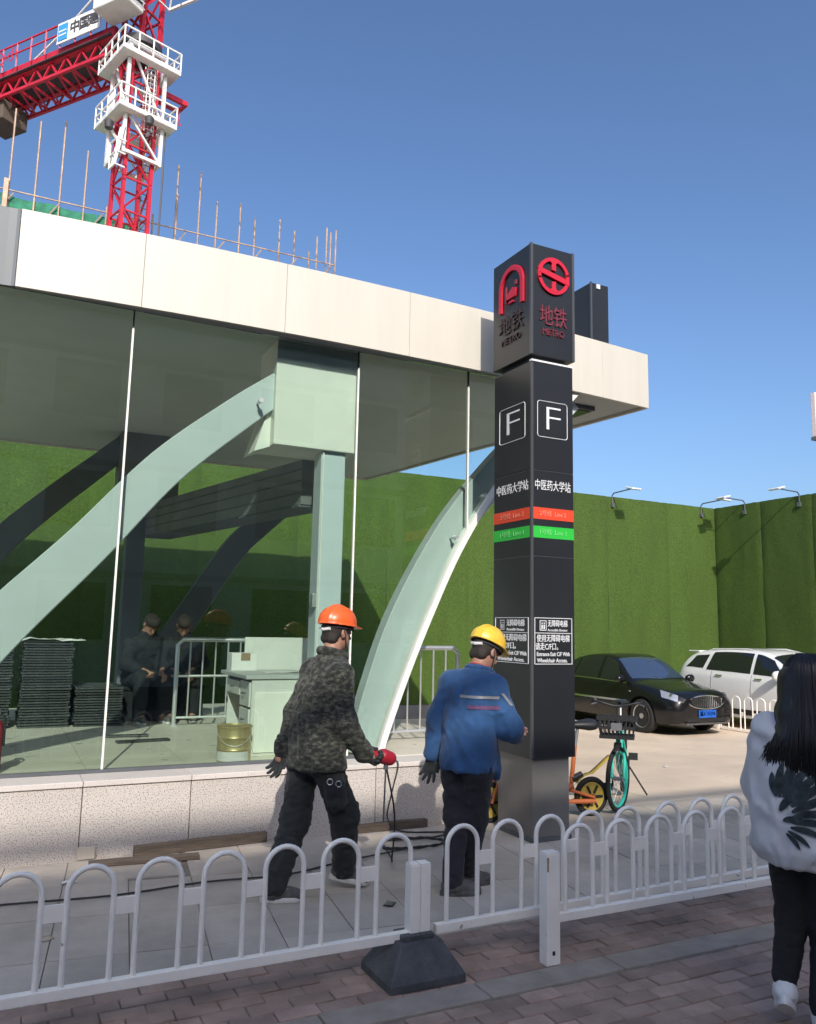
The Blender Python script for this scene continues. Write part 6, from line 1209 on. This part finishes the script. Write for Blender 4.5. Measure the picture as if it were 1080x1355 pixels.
F.chain([V(3.245, 2.66, 0.85), Lh_, Lk_, La_, La_+V(0.05, 0.03, -0.05)], (0.11, 0.08, 0.05, 0.035, 0.03), 0.03).chain([V(3.245, 2.66, 0.85), Rh_, Rk_, Ra_, Ra_+V(0.08, 0.05, -0.05)], (0.11, 0.08, 0.05, 0.035, 0.03), 0.03); hand(F, Lw_, (0.8, -0.1, -0.3), (0.2, -0.5, 0.8), 0.7, k=0.008, s=0.9); hand(F, Rw_, (0.8, 0.3, -0.3), (-0.2, 0.5, 0.8), 0.7, k=0.008, s=0.9); cloth(F, 'body', 'skin', W_)
F = Field((2.85, 2.15, 0.60), (3.75, 3.05, 1.42), 0.009); F.loft([(0.70, 3.262, 2.632, 0.185, 0.150), (0.76, 3.258, 2.636, 0.215, 0.170), (0.95, 3.252, 2.630, 0.220, 0.175), (1.12, 3.26, 2.615, 0.215, 0.155), (1.26, 3.265, 2.602, 0.185, 0.120), (1.33, 3.268, 2.60, 0.10, 0.085), (1.35, 3.27, 2.60, 0.075, 0.07)], (lc_.x, lc_.y), 0.03, p=2.2)
F.chain([Ls_, Le_, Lw_], (0.078, 0.082, 0.058), 0.05).chain([Rs_, Re_, Rw_], (0.080, 0.090, 0.060), 0.05); sw_ = cloth(F, 'sweatshirt', 'sweat_white', W_, 0.018, 9, 4, stretch=(1, 1, 0.75))
F = Field((2.95, 2.4, 0.06), (3.55, 2.95, 0.92), 0.008); F.chain([Lh_+V(0.01, 0, 0.04), Lh_+V(0, 0, -0.06), Lk_, La_+V(0, 0, 0.02)], (0.115, 0.100, 0.068, 0.052), 0.03).chain([Rh_+V(0, 0, 0.04), Rh_+V(0, 0, -0.06), Rk_, Ra_+V(0, 0, 0.02)], (0.115, 0.102, 0.072, 0.056), 0.03); cloth(F, 'trousers', 'leggings', W_, 0.005, 16, 3, stretch=(1, 1, 1.5))
shoe(W_, La_+V(0, 0, 0.0), (0.80, 0.60, 0), 'shoe_white', 'shoe_white', 0.92, pitch=0.55); shoe(W_, Ra_+V(0, 0, 0.004), (0.75, 0.66, 0), 'shoe_white', 'shoe_white', 0.92)
# feathers: a fan of dark blades over the back
vd = V(0.775, 0.632, 0); er = V(0.632, -0.775, 0); root = V(3.115, 2.56, 0)
for k, (a0, L_, w_, ox, oz) in enumerate([(108, 0.12, 0.030, -0.005, 0.985), (92, 0.18, 0.034, 0.004, 0.975), (78, 0.25, 0.038, 0.012, 0.965), (66, 0.22, 0.036, 0.016, 0.96), (54, 0.23, 0.036, 0.02, 0.955), (42, 0.25, 0.036, 0.02, 0.945), (30, 0.23, 0.034, 0.02, 0.93), (18, 0.21, 0.032, 0.02, 0.915), (6, 0.19, 0.030, 0.02, 0.90), (-7, 0.16, 0.028, 0.018, 0.885), (-26, 0.12, 0.022, 0.015, 0.872), (-40, 0.095, 0.020, 0.012, 0.862), (62, 0.10, 0.03, -0.005, 0.93), (20, 0.09, 0.028, 0.0, 0.90)]):
    a = math.radians(a0); g_ = []; n = 10
    for i in range(n+1):
        s = i/n; wd = w_*math.sin(PI*min(1, s*0.92+0.06))**0.7*(1 if s < 0.97 else 0.2)*0.5; bend = 0.05*s*s; cx_ = ox+L_*(0.14+0.86*s)*math.cos(a-bend*3); cz_ = oz+L_*(0.14+0.86*s)*math.sin(a-bend*3)
        g_.append([root+er*(-0.068+cx_+wd*q*math.sin(a))+V(0, 0, cz_-wd*q*math.cos(a)) for q in (-1, 0, 1)])
    decal(sw_, 'feather_print', 'feather_print', sw_, g_, vd, 0.007)
# hair: a mass plus loose strands
F = Field((2.95, 2.25, 0.95), (3.65, 2.95, 1.64), 0.007); R = Rm(fh); t = T3(hc, fh); F.ell(t(-0.018, 0, 0.035), (0.112, 0.094, 0.105), 0.01, R); 
for y in (-0.06, -0.02, 0.02, 0.06): F.chain([t(-0.06, y, 0.02), t(-0.085, y*1.2, -0.12), t(-0.128, y*1.5, -0.24), t(-0.142, y*1.6, -0.31+0.03*abs(y)/0.06)], (0.060, 0.050, 0.030, 0.006), 0.03)
for s in (-1, 1): F.chain([t(0.0, s*0.072, 0.0), t(-0.03, s*0.096, -0.12), t(-0.085, s*0.118, -0.22), t(-0.11, s*0.122, -0.29)], (0.035, 0.036, 0.024, 0.006), 0.03)
F.ell(t(0.10, 0, -0.03), (0.07, 0.065, 0.10), 0.01, R, sub=True); hr = cloth(F, 'hair', 'hair_black', W_, 0.003, 14, 6, stretch=(2.2, 2.2, 0.35))
mb = MB(); r2 = random.Random(3)
for k in range(760):
    a = PI+r2.uniform(-1.75, 1.75); ca_, sa_ = math.cos(a), math.sin(a); g = r2.uniform(0.0, 0.007); L_ = r2.uniform(0.33, 0.52)-0.06*abs(sa_); rr = 0.0026+r2.random()*0.0016
    E_ = lambda th: t(-0.018+(0.113+g)*math.sin(th)*ca_, (0.095+g)*math.sin(th)*sa_, 0.035+(0.106+g)*math.cos(th))
    bx_, by_ = -0.018+(0.116+g)*ca_, (0.098+g)*sa_; wv = r2.uniform(-0.008, 0.008); fl_ = r2.uniform(0.96, 1.22)
    p = [E_(0.35), E_(0.85), E_(1.35), t(bx_*1.02-0.008, by_*1.04, -0.06), t(bx_*0.92-0.04+wv*0.3, by_*1.18, -0.16), t(bx_*0.72-0.085+wv*0.5, by_*1.30*fl_+wv, -0.26), t(bx_*0.62-0.085+wv, by_*1.46*fl_+wv*1.5, -0.26-(L_-0.26)*0.6 if L_ > 0.28 else -0.275), t(bx_*0.6-0.08+wv*1.5+r2.uniform(-0.01, 0.015), by_*1.50*fl_+wv*2+r2.uniform(-0.02, 0.02), -L_-0.01)]
    q = bez(p, 3); n = len(q); mb.tube(q, [rr*(1-0.8*(i/(n-1))**3) for i in range(n)], 4, cap=False)
mb.build('hair_strand', 'hair_black', hr, smooth=True)

W_.location = W_.location+WSH

# ---- two people sitting in the shade inside the hall
def seated(label, c, yaw, lean, m_top, m_leg, seed):
    t_ = thing('person', label, 'person', c, 0, 'people sitting inside the hall'); f = V(math.sin(yaw), -math.cos(yaw), 0); l = V(0, 0, 1).cross(f); c = Vector(c); P_ = lambda x, y, z: c+f*x+l*y+V(0, 0, z)
    hcen = P_(lean+0.10, 0, 1.12); fr_ = frame(f+V(0, 0, -1.0)); lo, hi = tuple(c+V(-0.75, -0.75, -0.03)), tuple(c+V(0.75, 0.75, 1.35)); F = Field(lo, hi, 0.011); head(F, hcen, fr_, tuple(P_(lean, 0, 0.98)))
    F.chain([P_(lean, 0, 0.97), P_(0.05, 0, 0.6), P_(0, 0, 0.5)], (0.09, 0.12, 0.13), 0.05)
    for s in (-1, 1):
        F.chain([P_(lean, s*0.1, 0.92), P_(lean, s*0.2, 0.88), P_(lean+0.06, s*0.24, 0.66), P_(0.36, s*0.13, 0.60), P_(0.44, s*0.09, 0.58)], (0.06, 0.055, 0.045, 0.032, 0.03), 0.03).chain([P_(0, s*0.1, 0.5), P_(0.42, s*0.13, 0.50), P_(0.40, s*0.13, 0.10), P_(0.50, s*0.13, 0.05)], (0.10, 0.06, 0.045, 0.035), 0.03); hand(F, P_(0.44, s*0.09, 0.58), f*0.8+V(0, 0, -0.5), l*(-s)+V(0, 0, 0.4), 0.7, k=0.01)
    cloth(F, 'body', 'skin', t_); F = Field(lo, hi, 0.012); F.loft([(c.z+0.42, c.x, c.y, 0.19, 0.15), (c.z+0.62, *(P_(0.06, 0, 0)[:2]), 0.19, 0.145), (c.z+0.86, *(P_(lean*0.9, 0, 0)[:2]), 0.20, 0.13), (c.z+0.96, *(P_(lean, 0, 0)[:2]), 0.13, 0.10), (c.z+1.04, *(P_(lean+0.03, 0, 0)[:2]), 0.085, 0.085)], (l.x, l.y), 0.03)
    for s in (-1, 1): F.chain([P_(lean, s*0.19, 0.88), P_(lean+0.06, s*0.245, 0.66), P_(0.34, s*0.14, 0.60)], (0.08, 0.075, 0.055), 0.04)
    cloth(F, 'jacket', m_top, t_, 0.012, 9, seed); F = Field(lo, hi, 0.012)
    for s in (-1, 1): F.chain([P_(0, s*0.09, 0.49), P_(0.42, s*0.14, 0.51), P_(0.40, s*0.14, 0.11)], (0.125, 0.085, 0.07), 0.04)
    cloth(F, 'trousers', m_leg, t_, 0.01, 9, seed+1); hair_cap(t_, hcen, fr_, 'hair_short'); F = Field([hcen[i]-0.2 for i in range(3)], [hcen[i]+0.2 for i in range(3)], 0.008); F.ell(T3(hcen, fr_)(0.022, 0, 0.070), (0.088, 0.083, 0.066), 0.004, Rm(fr_)); cloth(F, 'fringe', 'hair_short', t_, 0.003, 40)
    for s in (-1, 1): shoe(t_, P_(0.40, s*0.14, 0.10), f, 'shoe_grey', 'sole_pale')
seated('person in dark clothes with pale-soled sneakers sitting next to the low panel stack', (1.55, 10.2, 0.546), 0.25, 0.16, 'dark_cloth', 'dark_cloth', 4)
seated('person in dark clothes sitting next to the stair railing in the shade', (2.02, 10.22, 0.546), -0.1, 0.20, 'dark_cloth', 'dark_cloth', 9)
